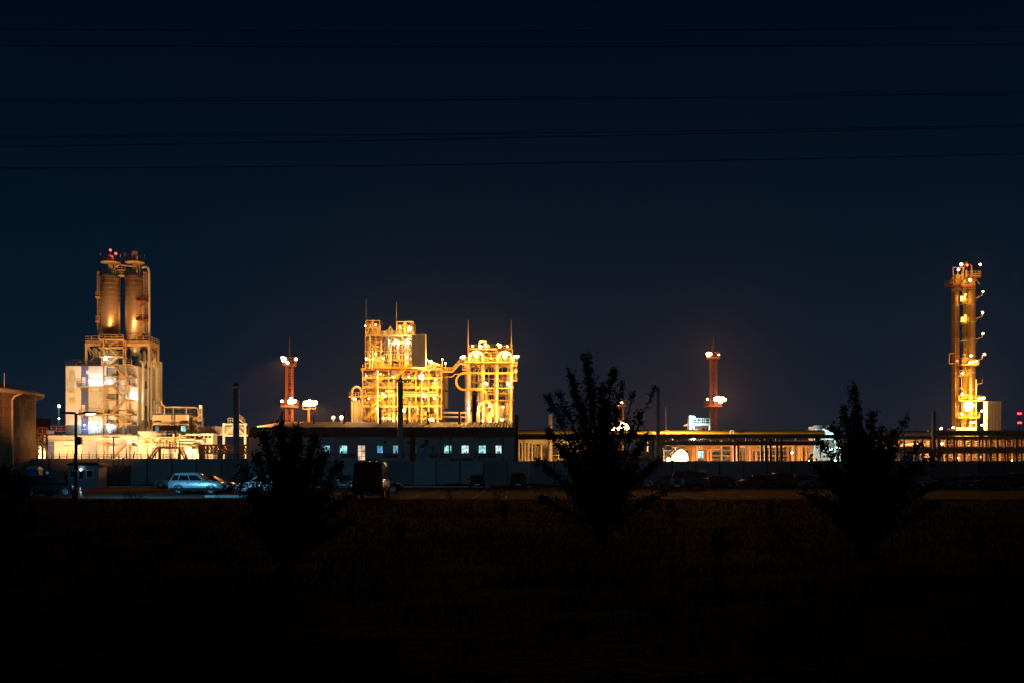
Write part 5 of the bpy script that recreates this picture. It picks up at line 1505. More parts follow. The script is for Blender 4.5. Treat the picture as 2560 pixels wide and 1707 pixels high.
# ================================================================== RACKS AND UNITS RIGHT OF THE LOW BUILDING
W = random.Random(23)
def rack(name, label, Y, spans, cols, mtc, depth=2.5, ztop=1088, cw=.34, cat='pipe rack'):
    """spans: list of (px0, px1, py, size, kind)"""
    xm = X((spans[0][0] + spans[0][1]) / 2, Y)
    t = thing(name, (xm, Y, 0), label, cat)
    for px in cols:
        for dy in (0, depth):
            mb = MB(); mb.bar((X(px, Y), Y + dy, 0), (X(px, Y), Y + dy, Z(ztop, Y)), cw); mb.build('column', M[mtc], t)
    for a, b, py, s, k in spans:
        mb = MB()
        if k == 'beam':
            for dy in (-.2, depth + .2): mb.bar(P(a, py, Y + dy), P(b, py, Y + dy), s * .7, s)
            mb.build('beam', M[mtc], t)
        elif k == 'truss':
            for dy in (-.3, depth + .3):
                mb.truss(P(a, py, Y) + Vector((0, dy, 0)), P(b, py, Y) + Vector((0, dy, 0)), s, max(3, int(abs(X(b, Y) - X(a, Y)) / s / .9)), .15)
            mb.build('truss', M[mtc], t)
        else:
            mb.tube(P(a, py, Y + W.uniform(.2, depth - .2)), P(b, py, Y + W.uniform(.2, depth - .2)), s, 10); mb.build('pipe', M[k], t)
    return t
t = rack('pipe_rack', 'long dark unlit pipe rack with truss span crossing right of the middle tree', 150,
         [(1292, 2125, 1089, .45, 'beam'), (1292, 2125, 1092.5, .3, 'beam'), (1655, 1935, 1106, .9, 'truss'), (1655, 2060, 1109, .4, 'beam'), (1292, 2060, 1086, .13, 'dark'), (1292, 1640, 1096, .12, 'dark'), (1700, 2060, 1104, .12, 'dark')],
         (1632, 1655, 1845, 1914, 1926, 1953), 'dark')
t = thing('yellow_pipeline', (X(1670, 175), 175, 0), 'long yellow pipeline running level above the racks', 'pipeline')
mb = MB()
pts = [P(px, 1080 + .9 * math.sin(px * .021) + (px - 1660) * .0028, 175) for px in range(1293, 2062, 24)]
mb.path(pts, .42, 12); mb.build('pipe', M['yellow'], t)
mb = MB(); mb.path([p + Vector((0, .9, -.75)) for p in pts], .26, 10); mb.build('pipe', M['stack'], t)
for px in range(1310, 2060, 62):
    mb = MB(); mb.bar((X(px, 175), 175.6, 0), (X(px, 175), 175.6, Z(1084, 175)), .22); mb.build('post', M['steel'], t)
mb = MB(); mb.path([P(1826, 1088, 174), P(1826, 1078, 174), P(1827, 1075, 174), P(1833, 1075, 174), P(1834, 1077, 174), P(1834, 1090, 174)], .14, 8); mb.build('vent_loop', M['white'], t)
for px in (1664, 1668): 
    mb = MB(); mb.lathe(X(px, 175), 175, [(.5, Z(1086, 175)), (.55, Z(1074, 175)), (.3, Z(1073, 175))], 12); mb.build('valve', M['yellow'], t)
rack('pipe_rack', 'amber-lit rack of paired columns behind the dark truss span', 186,
     [(1640, 2060, 1108, .4, 'beam'), (1640, 2060, 1113, .25, 'beam'), (1876, 1906, 1124, .9, 'truss'), (1998, 2054, 1117, .85, 'truss'), (1700, 1800, 1122, .8, 'truss'), (1640, 2060, 1104, .2, 'pipe'), (1690, 2060, 1101, .16, 'pipe'), (1820, 2060, 1110, .22, 'pipe'), (1850, 1960, 1115, .2, 'pipe')],
     (1731, 1736, 1769, 1777, 1838, 1846, 1866, 1874, 1890, 1981, 1990, 1997, 2003, 2015), 'frame', 3, 1108, .38)
t = rack('pipe_rack', 'golden-lit rack of yellow columns between the dark pillar and the middle tree', 188,
     [(1292, 1470, 1097, .3, 'beam'), (1292, 1470, 1104, .3, 'beam'), (1292, 1400, 1094, .15, 'pipe'), (1292, 1480, 1100, .2, 'pipe'), (1330, 1480, 1108, .15, 'pipe')], (1298, 1306, 1313, 1322, 1331, 1354, 1396, 1430, 1462), 'steel', 4, 1097, .24)
pipes(t, W, 26, X(1296, 192), X(1500, 192), 2.5, Z(1098, 192), 189, 199, .06, .2, False, ('steel', 'frame', 'pipe', 'yellow'), lmin=.1)
pipes(t, W, 40, X(1294, 188), X(1500, 188), .5, Z(1100, 188), 188, 195, .1, .3, True, lmin=.4)
for px, r, h in ((1316, 1.0, 3.2), (1340, .8, 2.4), (1400, 1.3, 3.6), (1440, 1.2, 3)): vessel(t, X(px, 192), 192, .6, r, h, 'cream')
mb = MB(); mb.box(X(1358, 196), X(1374, 196), 196, 199, 0, Z(1112, 196)); mb.build('cabinet', M['panel'], t)
mb = MB(); mb.add([(X(1292, 150), 138, .3), (X(1380, 150), 138, .3), (X(1380, 172), 172, 1.2), (X(1292, 172), 172, 4.4)], [(0, 1, 2, 3)])  # white slab whose colour stands in for brightly lit sloping yard ground
mb.add([(X(1292, 150), 138, -.3), (X(1380, 150), 138, -.3), (X(1380, 172), 172, -.3), (X(1292, 172), 172, -.3)], [(3, 2, 1, 0)])
b = len(mb.v) - 8
mb.f += [(b, b + 4, b + 5, b + 1), (b + 1, b + 5, b + 6, b + 2), (b + 2, b + 6, b + 7, b + 3), (b + 3, b + 7, b + 4, b)]; mb.s += [False] * 4
o = mb.build('lit_yard_slope', M['white']); tag(o, 'white slope coloured bright as floodlit yard ground just above the wall, right of the dark pillar', 'ramp')

# loading shelter with the brightest low lamps
t = thing('loading_shelter', (X(1690, 172), 172, 0), 'brightly lit white arched loading shelter low behind the wall', 'shelter')
arc = [(X(1703, 172) - 1.3 * math.cos(a), Z(1150, 172) + 1.9 * math.sin(a)) for a in np.linspace(0, PI, 10)]
mb = MB()
vs = [(x, y, z) for (x, z) in arc for y in (172, 176)] + [(X(1703, 172) + (x - X(1703, 172)) * .94, y, Z(1150, 172) + (z - Z(1150, 172)) * .95) for (x, z) in arc for y in (172, 176)]
mb.add(vs, [(2 * i, 2 * i + 2, 2 * i + 3, 2 * i + 1) for i in range(9)] + [(20 + 2 * i + 1, 20 + 2 * i + 3, 20 + 2 * i + 2, 20 + 2 * i) for i in range(9)] + [(2 * i, 20 + 2 * i, 22 + 2 * i, 2 * i + 2) for i in range(9)] + [(2 * i + 1, 2 * i + 3, 23 + 2 * i, 21 + 2 * i) for i in range(9)], True)
mb.build('arched_hood', M['white'], t)
mb = MB(); mb.add([(x, 175.9, z) for x, z in arc] + [(x, 176.0, z) for x, z in arc], [tuple(range(10)), tuple(range(19, 9, -1))]); mb.build('back_wall', M['white'], t)
for px in (1694, 1712):
    mb = MB(); mb.box(X(px, 172) - .1, X(px, 172) + .1, 172, 176, 0, Z(1150, 172)); mb.build('side_wall', M['white'], t)
mb = MB(); mb.box(X(1658, 174), X(1690, 174), 175, 179, 0, Z(1126, 174)); mb.build('cabin', M['cream'], t)
mb = MB(); mb.box(X(1657, 174), X(1691, 174), 174.6, 179.2, Z(1126, 174), Z(1124.5, 174)); mb.build('roof', M['steel'], t)
light(t, P(1703, 1140, 173.6), 900, 's', .2)  # added light without a fixture, brightens the inside of the hood
pipes(t, W, 10, X(1658, 173), X(1716, 173), .5, Z(1112, 173), 173, 176, .07, .16, True, lmin=.5)
for px, py, pw, sz in ((1686.5, 1141, 5500, .62), (1708, 1149, 5500, .62), (1671, 1148, 2200, .4), (1700, 1138, 1500, .3)): flood(t, P(px, py, 171.2), pw * .9, 's', sz * 1.3, 's')
# small tank unit with cyan lamp
UY = 205.0
t = thing('tank_unit', (X(1745, UY), UY + 2, 0), 'small white tank under a cyan-lit deck beside the red lattice mast', 'process unit')
ux = lambda px: X(px, UY)
uz = lambda py: max(0, Z(py, UY))
MB().lathe(ux(1726), UY, [(.42, 0), (.42, uz(1038)), (.3, uz(1037))], 14).build('vent_stack', M['cream'], t)
MB().lathe(ux(1747), UY + 2.5, [(1.0, .4), (1.35, .8), (1.35, uz(1071)), (1.0, uz(1067)), (.2, uz(1065))], 24).build('tank', M['white'], t)
for px in (1721, 1736, 1766, 1774):
    mb = MB(); mb.bar((ux(px), UY + .3, 0), (ux(px), UY + .3, uz(1056)), .22); mb.build('column', M['redlead' if px == 1766 else 'steel'], t)
for py in (1059, 1110):
    mb = MB(); mb.box(ux(1720), ux(1775), UY + .2, UY + 5, uz(py) - .2, uz(py)); o = mb.build('deck', M['steel'], t)
    mb = MB(); mb.railing([(ux(1720), UY + .2, uz(py)), (ux(1775), UY + .2, uz(py))], 1.1, .9, .05); mb.build('railing', M['white'], o)
mb = MB(); mb.path([P(1740, 1062, UY), P(1760, 1060, UY), P(1772, 1061, UY), P(1774, 1064, UY), P(1774, 1084, UY)], .2, 8); mb.build('pipe', M['white'], t)
mb = MB(); mb.bar((ux(1745), UY, uz(1066)), (ux(1768), UY, uz(1066)), .4); mb.bar((ux(1765), UY, uz(1066)), (ux(1765), UY, uz(1120)), .35); mb.build('red_frame', M['redlead'], t)
for px, h in ((1735, 1046), (1750, 1054), (1760, 1044), (1742, 1052)):
    mb = MB(); mb.bar((ux(px), UY + .4, uz(1059)), (ux(px), UY + .4, uz(h)), .1); mb.build('post', M['steel'], t)
pipes(t, W, 8, ux(1722), ux(1772), uz(1148), uz(1112), UY + .2, UY + 4, .1, .22, True, lmin=.6)
flood(t, P(1733, 1043, UY - .8), 1300, 'c', .62)
flood(t, P(1735, 1096, UY - .8), 900, 'w', .25); flood(t, P(1741, 1130, UY - .8), 900, 'c', .25)
t = thing('pipe_rack', (X(1880, 196), 196, 0), 'low tangle of thin amber and grey pipes behind the paired amber columns', 'pipe rack')
pipes(t, W, 46, X(1725, 194), X(2050, 194), .3, Z(1112, 194), 190, 205, .06, .2, True, ('steel', 'frame', 'stack', 'dark'), lmin=.4)
pipes(t, W, 34, X(1725, 194), X(2050, 194), 2.5, Z(1110, 194), 190, 205, .06, .22, False, ('steel', 'frame', 'stack', 'pipe'), lmin=.08)
for px in range(1740, 2050, 38):
    mb = MB(); mb.bar((X(px, 200), 200, 0), (X(px, 200), 200, Z(1110, 200)), .3); mb.build('column', M['frame'], t)
for px, r, h in ((1752, .8, 3), (1795, 1.0, 2.4), (1822, .7, 4), (1858, 1.1, 2), (1930, .8, 3.5), (1968, .9, 2.6)): vessel(t, X(px, 198), 198, .5, r, h, 'steel')
# cyan transfer tower
t = thing('transfer_tower', (X(2058, 180), 182, 0), 'white transfer tower lit cyan beside the right tree, with small stair', 'process unit')
vx = lambda px: X(px, 180)
vz = lambda py: max(0, Z(py, 180))
for a, b, c, d, dy in ((2038, 2052, 1064, 1098, 0), (2050, 2090, 1078, 1098, 1), (2045, 2100, 1100, 1150, 2)):
    mb = MB(); mb.box(vx(a), vx(b), 180 + dy, 184 + dy, vz(d), vz(c)); mb.build('housing', M['white' if d < 1100 else 'stack'], t)
for a, b, c in ((2036, 2054, 1063), (2066, 2078, 1064)):
    mb = MB()
    for px in (a, (a + b) / 2, b): mb.bar((vx(px), 180, vz(1098)), (vx(px), 180, vz(c)), .18)
    for py in (c, c + 7, c + 14): mb.bar((vx(a), 180, vz(py)), (vx(b), 180, vz(py)), .14)
    mb.build('cage', M['steel'], t)
mb = MB(); mb.bar((vx(2052), 179.5, vz(1074)), (vx(2090), 179.5, vz(1092)), .9, .6); mb.build('chute', M['white'], t)
mb = MB(); mb.stair((vx(2008), 179, vz(1094)), (vx(2030), 179, vz(1082)), 1.0); mb.box(vx(2030), vx(2042), 179, 180, vz(1082) - .12, vz(1082)); mb.build('stair_flight', M['steel'], t)
for px in (2036, 2052, 2088, 2100):
    mb = MB(); mb.bar((vx(px), 180.2, 0), (vx(px), 180.2, vz(1098)), .26); mb.build('column', M['steel'], t)
for px, py, pw, sz in ((2060, 1086, 900, .3), (2080, 1092, 1100, .32), (2096, 1117, 3000, .6), (2078, 1122, 1500, .4), (2022, 1151, 700, .3), (2088, 1150, 700, .3), (1980, 1131, 500, .22)):
    flood(t, P(px, py, 178.6), pw * .2, 'c', sz)
t = thing('long_shed', (X(1960, 215), 216, 0), 'long pale blue-lit shed low behind the paired amber columns', 'shed')
mb = MB(); mb.box(X(1790, 215), X(2110, 215), 215, 223, 0, Z(1128, 215)); mb.build('wall', M['dado'], t)
mb = MB(); mb.box(X(1788, 215), X(2112, 215), 214.4, 223.4, Z(1128, 215), Z(1119, 215)); mb.build('roof', M['steel'], t)
for px in range(1800, 2100, 22):
    mb = MB(); mb.box(X(px, 215), X(px + 14, 215), 214.93, 214.99, Z(1148, 215), Z(1133, 215)); mb.build('door', M['hut'], t)
for px in (1790, 1850, 1900, 1945, 1985):
    x = X(px, 200)
    mb = MB(); mb.lathe(x, 200, [(.7, 0), (.7, Z(1122 + px % 9, 200)), (.3, Z(1119 + px % 9, 200))], 14)
    solo(mb, 'process_vessel', M['hut'], (x, 200, 0), 'slim grey-blue vessel standing behind the paired amber columns', 'vessel', 'slim vessels behind the amber columns')

# right hand rack
RY = 168.0
t = rack('pipe_rack', 'double-deck brown pipe rack filling the right edge before the tall lit columns', RY,
         [(2330, 2640, 1083, .75, 'beam'), (2095, 2760, 1092, .35, 'beam'), (2095, 2760, 1123, .45, 'beam'), (2095, 2760, 1130, .3, 'beam'), (2200, 2345, 1081, .38, 'steel'), (2320, 2640, 1077, .16, 'pipe'), (2230, 2640, 1120, .34, 'pipe'), (2095, 2760, 1096, .18, 'steel'), (2095, 2760, 1127, .2, 'steel')],
         (2110, 2160, 2210, 2260, 2306, 2345, 2368, 2385, 2411, 2448, 2466, 2476, 2493, 2512, 2540, 2575, 2610, 2660, 2710), 'frame', 3, 1092, .3)
t = rack('pipe_rack', 'inner rack of many thin amber pipes seen through the right-edge rack', 186,
         [(2300, 2640, 1100 + k * 5.2, W.uniform(.07, .2), W.choice(('pipe', 'steel', 'cream'))) for k in range(10)] + [(2210, 2640, 1118, .3, 'beam')],
         (2335, 2362, 2398, 2430, 2458, 2500, 2530, 2560), 'frame', 4, 1096, .26)
pipes(t, W, 30, X(2300, 188), X(2600, 188), .4, Z(1098, 188), 186, 194, .08, .22, True, lmin=.3)
for px, r, h in ((2372, .9, 3), (2402, 1.1, 4), (2440, .9, 2.6), (2480, 1.1, 3.4), (2522, .9, 3), (2552, 1.0, 3)): vessel(t, X(px, 193), 193, .6, r, h, 'pipe')
for px, py, pw, sz in ((2355, 1108, 1500, .34), (2290, 1094, 2200, .45), (2452, 1141, 300, .16), (2530, 1150, 300, .16), (2395, 1144, 400, .2)): flood(t, P(px, py, 184), pw, 'y', sz, 'o')
t = thing('conveyor_gallery', (X(2285, 200), 201, 0), 'bright white inclined conveyor gallery between the right tree and the right-edge rack', 'conveyor')
for k, (a, b, c, d) in enumerate(((2235, 1116, 2375, 1093), (2235, 1123, 2375, 1099), (2290, 1122, 2375, 1106))):
    mb = MB(); mb.bar(P(a, c if False else b, 200 + k * .8), P(c, d, 200 + k * .8), .3, .42); mb.build('gallery_panel', M['white'], t)
mb = MB(); mb.box(X(2242, 204), X(2335, 204), 204, 208, Z(1118, 204), Z(1098, 204)); mb.build('gallery_wall', M['white'], t)
for px in (2250, 2290, 2330):
    mb = MB(); mb.bar((X(px, 204), 205, 0), (X(px, 204), 205, Z(1117, 204)), .3); mb.build('column', M['frame'], t)
for px in (2262, 2312): flood(t, P(px, 1096, 197), 1500, 'y', .3, 'o')
t = thing('cabinet', (X(2350, 178), 178, 0), 'white cabinet below the conveyor gallery at the right tree', 'cabinet')
mb = MB(); mb.box(X(2348, 178), X(2359, 178), 178, 179, 0, Z(1132, 178)); mb.build('housing', M['white'], t)

# ================================================================== VEHICLES
_tyre = MB().lathe(0, 0, [(.20, -.095), (.30, -.10), (.325, -.07), (.33, 0), (.325, .07), (.30, .10), (.215, .095), (.205, .04)], 24).mesh('tyre', M['rubber'])
_rm = MB(); _rm.lathe(0, 0, [(.212, .05), (.212, .098), (.192, .102), (.188, .06)], 24, True, False); _rm.lathe(0, 0, [(.055, .05), (.055, .104), (.03, .108)], 12)
for k in range(5):
    a = 2 * PI * k / 5
    _rm.bar((.04 * math.cos(a), .04 * math.sin(a), .094), (.20 * math.cos(a), .20 * math.sin(a), .092), .05, .02)
_rm = _rm.mesh('rim', M['rim'])
_arch = MB().lathe(0, 0, [(.345, 0), (.42, 0), (.42, .02), (.345, .02), (.345, 0)], 24, True, False).mesh('wheel_arch', M['plastic'])
SPEC = dict(   # L, W, H, belt, roof rear/front and belt rear/front as fractions of L, stations
    sedan=(4.5, 1.76, 1.46, .93, (-.405, -.27, .055, .235), [(-.5, .42, .74, .74), (-.475, .26, .93, .93), (-.36, .2, .97, 1), (0, .18, .95, 1), (.24, .18, .93, 1), (.40, .2, .84, .97), (.47, .24, .70, .88), (.5, .32, .58, .68)], .33),
    hatch=(4.1, 1.72, 1.50, .95, (-.475, -.38, .06, .26), [(-.5, .42, .84, .80), (-.48, .26, .96, .95), (-.36, .2, .97, 1), (0, .18, .96, 1), (.26, .18, .94, 1), (.41, .2, .86, .97), (.47, .24, .72, .88), (.5, .32, .58, .68)], .33),
    suv=(4.35, 1.84, 1.70, 1.06, (-.485, -.40, .04, .22), [(-.5, .48, .92, .82), (-.48, .34, 1.05, .96), (-.36, .27, 1.08, 1), (0, .26, 1.07, 1), (.22, .26, 1.05, 1), (.40, .27, .98, .98), (.475, .32, .84, .90), (.5, .40, .70, .72)], .345),
    minivan=(4.65, 1.84, 1.54, .95, (-.485, -.43, .10, .34), [(-.5, .44, .86, .84), (-.485, .28, .95, .97), (-.36, .2, .96, 1), (0, .19, .95, 1), (.30, .19, .93, 1), (.42, .2, .86, .96), (.48, .26, .74, .86), (.5, .34, .62, .68)], .33),
    minibus=(5.6, 2.02, 2.42, 1.22, (-.495, -.485, .26, .40), [(-.5, .46, 1.22, .97), (-.492, .34, 1.23, 1), (-.36, .3, 1.23, 1), (0, .3, 1.23, 1), (.34, .3, 1.21, 1), (.43, .3, 1.06, .97), (.485, .34, .9, .9), (.5, .42, .76, .76)], .34),
    van=(4.3, 1.94, 1.95, 1.15, (-.495, -.47, .40, .475), [(-.5, .46, 1.15, .94), (-.49, .34, 1.16, 1), (-.36, .28, 1.16, 1), (0, .28, 1.16, 1), (.38, .28, 1.16, 1), (.46, .3, 1.12, .97), (.492, .36, 1.04, .93), (.5, .46, .86, .84)], .34),
)
def car(kind, loc, head, paint, label, group=None, rails=False, name=None):
    L, Wd, H, belt, (b0, r0, r1, b1), st, wr = SPEC[kind]
    hw = Wd / 2
    t = thing(name or {'sedan': 'sedan_car', 'hatch': 'hatchback_car', 'suv': 'suv_car'}.get(kind, kind), (0, 0, 0), label, 'van' if kind in ('van', 'minivan') else 'minibus' if kind == 'minibus' else 'car', group)
    pm = M[paint]
    mb = MB()
    vs = []
    for f, zb, zt, w in st:
        x, h = f * L, hw * w
        for y, z in ((-h * .82, zb), (-h * .98, zb + .12), (-h, zb + (zt - zb) * .45), (-h * .985, zt - .12), (-h * .90, zt - .015), (-h * .5, zt + .02), (h * .5, zt + .02), (h * .90, zt - .015), (h * .985, zt - .12), (h, zb + (zt - zb) * .45), (h * .98, zb + .12), (h * .82, zb)):
            vs.append((x, y, z))
    n, m = 12, len(st)
    mb.add(vs, [(i * n + k, (i + 1) * n + k, (i + 1) * n + (k + 1) % n, i * n + (k + 1) % n) for i in range(m - 1) for k in range(n)], True)
    mb.add(vs[:n], [tuple(range(n))]); mb.add(vs[-n:], [tuple(range(n - 1, -1, -1))])
    mb.build('body', pm, t)
    # cabin: loft of belt ring to roof ring
    def ring(xa, xb, w, z, c):
        return [(xa, -w + c, z), (xa + c, -w, z), (xb - c, -w, z), (xb, -w + c, z), (xb, w - c, z), (xb - c, w, z), (xa + c, w, z), (xa, w - c, z)]
    zr = H - .05
    wb, wt = hw * .93, hw * (.76 if H < 2 else .88)
    vs = ring(b0 * L, b1 * L, wb, belt - .03, .12) + ring(r0 * L - .02, r1 * L + .04, wt, zr - .05, .14) + ring(r0 * L + .08, r1 * L - .1, wt - .1, H - .012, .16) + ring(r0 * L + .4, r1 * L - .4, wt - .35, H, .16)
    mb = MB(); mb.add(vs, [(i * 8 + k, i * 8 + (k + 1) % 8, (i + 1) * 8 + (k + 1) % 8, (i + 1) * 8 + k) for i in range(3) for k in range(8)] + [tuple(range(24, 32))], True)
    mb.build('cabin', pm, t)
    def pane(name, q, push):
        q = [Vector(p) for p in q]; c = sum(q, Vector()) / 4
        nn = (q[1] - q[0]).cross(q[3] - q[0]).normalized()
        if nn.dot(Vector(push)) < 0: nn = -nn
        o = [p + nn * .006 for p in q] + [p + nn * .018 for p in q]
        mb = MB(); mb.add(o, [(0, 1, 2, 3), (7, 6, 5, 4), (0, 4, 5, 1), (1, 5, 6, 2), (2, 6, 7, 3), (3, 7, 4, 0)]); mb.build(name, M['glass'], t)
    lerp = lambda a, b, f: tuple(a[i] + (b[i] - a[i]) * f for i in range(3))
    zl, zh = belt + .02, zr - .10
    def side(f0, f1, s):
        bl0, bl1 = (b0 * L, s * wb, belt - .03), (b1 * L, s * wb, belt - .03)
        tp0, tp1 = (r0 * L - .02, s * wt, zr - .05), (r1 * L + .04, s * wt, zr - .05)
        u0, u1 = lerp(bl0, tp0, .10), lerp(bl1, tp1, .10)
        v0, v1 = lerp(bl0, tp0, .84), lerp(bl1, tp1, .84)
        return [lerp(u0, u1, f0), lerp(u0, u1, f1), lerp(v0, v1, f1), lerp(v0, v1, f0)]
    cuts = {'minibus': [.03, .26, .50, .73, .95], 'van': [.04, .34, .66, .95], 'minivan': [.05, .32, .62, .93]}.get(kind, [.07, .45, .92] if kind != 'suv' else [.05, .26, .58, .93])
    for s in (-1, 1):
        for a, b in zip(cuts, cuts[1:]): pane('side_window', side(a + .012, b - .012, s), (0, s, .2))
    f0 = lambda f, s, w0, w1: lerp((b1 * L, s * wb * w0, belt - .03), (r1 * L + .04, s * wt * w1, zr - .05), f)
    pane('windscreen', [f0(.08, -1, .80, .78), f0(.08, 1, .80, .78), f0(.9, 1, .80, .78), f0(.9, -1, .80, .78)], (1, 0, .4))
    g0 = lambda f, s: lerp((b0 * L, s * wb * .80, belt - .03), (r0 * L - .02, s * wt * .80, zr - .05), f)
    pane('rear_window', [g0(.14, -1), g0(.14, 1), g0(.88, 1), g0(.88, -1)], (-1, 0, .4))
    for wx in (-L * .29, L * .31):
        for s in (-1, 1):
            w = place(_tyre, 'wheel', (wx, s * (hw - .10), wr), t, (-s * PI / 2, 0, 0), (wr / .33,) * 3)
            r_ = bpy.data.objects.new('rim', _rm); link(r_, w)
            a_ = place(_arch, 'wheel_arch', (wx, s * (hw - .012), wr + .02), t, (-s * PI / 2, 0, 0))
    zf, zk = st[-2][2], st[1][2]
    for s in (-1, 1):
        mb = MB(); mb.sphere((L * .482, s * hw * .66, zf - .06), (.07, .19, .085), 10, 6); mb.build('headlight', M['lampglass'], t)
        mb = MB(); mb.box(-L * .497, -L * .477, s * hw * .74 - .12, s * hw * .74 + .12, zk - .26, zk - .02 if H < 1.6 else zk + .1); mb.build('tail_light', M['taillamp'], t)
        mb = MB(); mb.sphere((b1 * L - .28, s * (hw + .07), belt + .03), (.06, .11, .075), 8, 6); mb.build('mirror', pm, t)
        for hx in ((-.12, .10) if H < 2 else (.2,)):
            mb = MB(); mb.box(hx * L - .09, hx * L + .09, s * (hw * .99) - .02, s * (hw * .99) + .03, belt - .22, belt - .18); mb.build('handle', M['plastic'], t)
        if rails:
            mb = MB(); mb.path([(r0 * L + .1, s * (wt - .06), H - .05), (r0 * L + .25, s * (wt - .06), H + .03), (r1 * L - .25, s * (wt - .06), H + .03), (r1 * L - .1, s * (wt - .06), H - .05)], .02, 6); mb.build('roof_rail', M['chrome'], t)
    if kind == 'suv':
        for s in (-1, 1):
            mb = MB(); mb.box(-L * .46, L * .46, s * hw - .02, s * hw + .018, .27, .50); mb.build('side_cladding', M['plastic'], t)
    mb = MB(); mb.box(L * .478, L * .506, -hw * .72, hw * .72, .26, .46); mb.build('front_bumper', M['plastic'] if kind in ('suv', 'van') else pm, t)
    mb = MB(); mb.box(-L * .507, -L * .478, -hw * .78, hw * .78, .34, .54); mb.build('rear_bumper', M['plastic'] if kind in ('suv', 'van') else pm, t)
    mb = MB(); mb.box(L * .49, L * .5035, -hw * .38, hw * .38, .47, zf - .1); mb.build('grille', M['plastic'], t)
    for xx in (L * .5065, -L * .5135):
        mb = MB(); mb.box(xx, xx + .006 * L * .15 + .004, -.26, .26, .36, .47); mb.build('number_plate', M['white'], t)
    t.location = loc
    t.rotation_euler = (0, 0, math.radians(head))
    return t
G = .024
def at(px, Y, z=G): return (X(px, Y), Y, z)
car('minivan', at(98, 71.5), 60, 'black', 'black minivan at the left edge seen from its rear corner')
car('suv', at(495, 80.5), -2, 'silver', 'silver grey suv side-on with bright alloy wheels at the left parking area', rails=True)
car('hatch', at(436, 112), 184, 'silver', 'small pale silver car half hidden behind the silver suv, by the kerb')
car('sedan', at(528, 87), -4, 'black', 'dark sedan behind the silver suv showing its sloping windscreen at right')
car('hatch', at(655, 84), 176, 'whitec', 'white car mostly hidden behind the leafy bush at left')
car('hatch', at(862, 111), -84, 'greyc', 'grey car facing out, just left of the minibus by the wall')
car('sedan', at(940, 83), 8, 'black', 'dark car mostly hidden behind the minibus, sticking out at both sides')
car('minibus', at(931, 67.5), 91, 'black', 'tall dark minibus seen from behind beside the leafy bush')
car('hatch', at(1193, 110), 92, 'black', 'dark hatchback with shining roof edge, alone before the wall midway')
car('suv', at(1296, 110), 89, 'black', 'dark boxy suv before the wall just left of the middle tree')
grp = None
car('hatch', at(1512, 110), 96, 'maroon', 'dark car glinting through the middle of the middle tree')
car('hatch', at(1578, 111), 100, 'black', 'dark car glinting through the right side of the middle tree')
car('hatch', at(1664, 108), 197, 'greyc', 'dark car with shining windscreen left of the flat-fronted van')
car('van', at(1724, 101), 226, 'greyc', 'flat-fronted dark van with lit windscreen, parked nearest right of the middle tree')
car('sedan', at(1790, 111), 194, 'black', 'dark sedan directly behind the flat-fronted van')
car('hatch', at(1886, 110), 194, 'black', 'dark car with glinting windscreen, first right of the gap beside the van')
car('suv', at(1940, 110), 197, 'navy', 'dark car with two glinting windscreen streaks, second right of the van gap')
car('hatch', at(1996, 111), 197, 'black', 'dark car with glinting windscreen, third right of the van gap')
car('sedan', at(2045, 110), 196, 'greyc', 'dark car at the left edge of the right tree')
car('hatch', at(2140, 110), 195, 'black', 'dark car hidden behind the right tree, showing one glint')
car('sedan', at(2358, 106), 190, 'greyc', 'grey sedan with faintly lit side, first right of the right tree')
car('sedan', at(2412, 108), 195, 'black', 'dark car, second right of the right tree')
car('hatch', at(2468, 106), 196, 'navy', 'dark rounded car, third right of the right tree')
car('suv', at(2532, 107), 196, 'black', 'dark tall car at the right edge of the picture')

# ================================================================== OVERHEAD CABLES
for i, (y0, y1, y2, lab) in enumerate(((73, 78, 68, 'uppermost of the overhead cables across the night sky'), (114, 117.5, 111, 'second cable from the top across the night sky'), (253.5, 249, 233, 'third cable from the top, alone midway between the two upper and three lower cables'),
                                      (341.5, 334, 312, 'fourth cable from the top, meeting the one below it at right'), (368, 345, 316, 'fifth cable from the top, slanting up to meet the one above at right'), (421, 410, 385, 'lowest of the overhead cables across the night sky'))):
    Yw = 26.0 + .4 * i
    mb = MB()
    pts = []
    for s in np.linspace(-.35, 1.35, 25):
        px = 2560 * s
        py = y0 * (s - .5) * (s - 1) * 2 - y1 * s * (s - 1) * 4 + y2 * s * (s - .5) * 2
        pts.append(P(px, py, Yw))
    mb.path(pts, .008, 6)
    c = pts[12]
    solo(mb, 'power_cable', M['wire'], c, lab, 'power line', 'overhead cables')

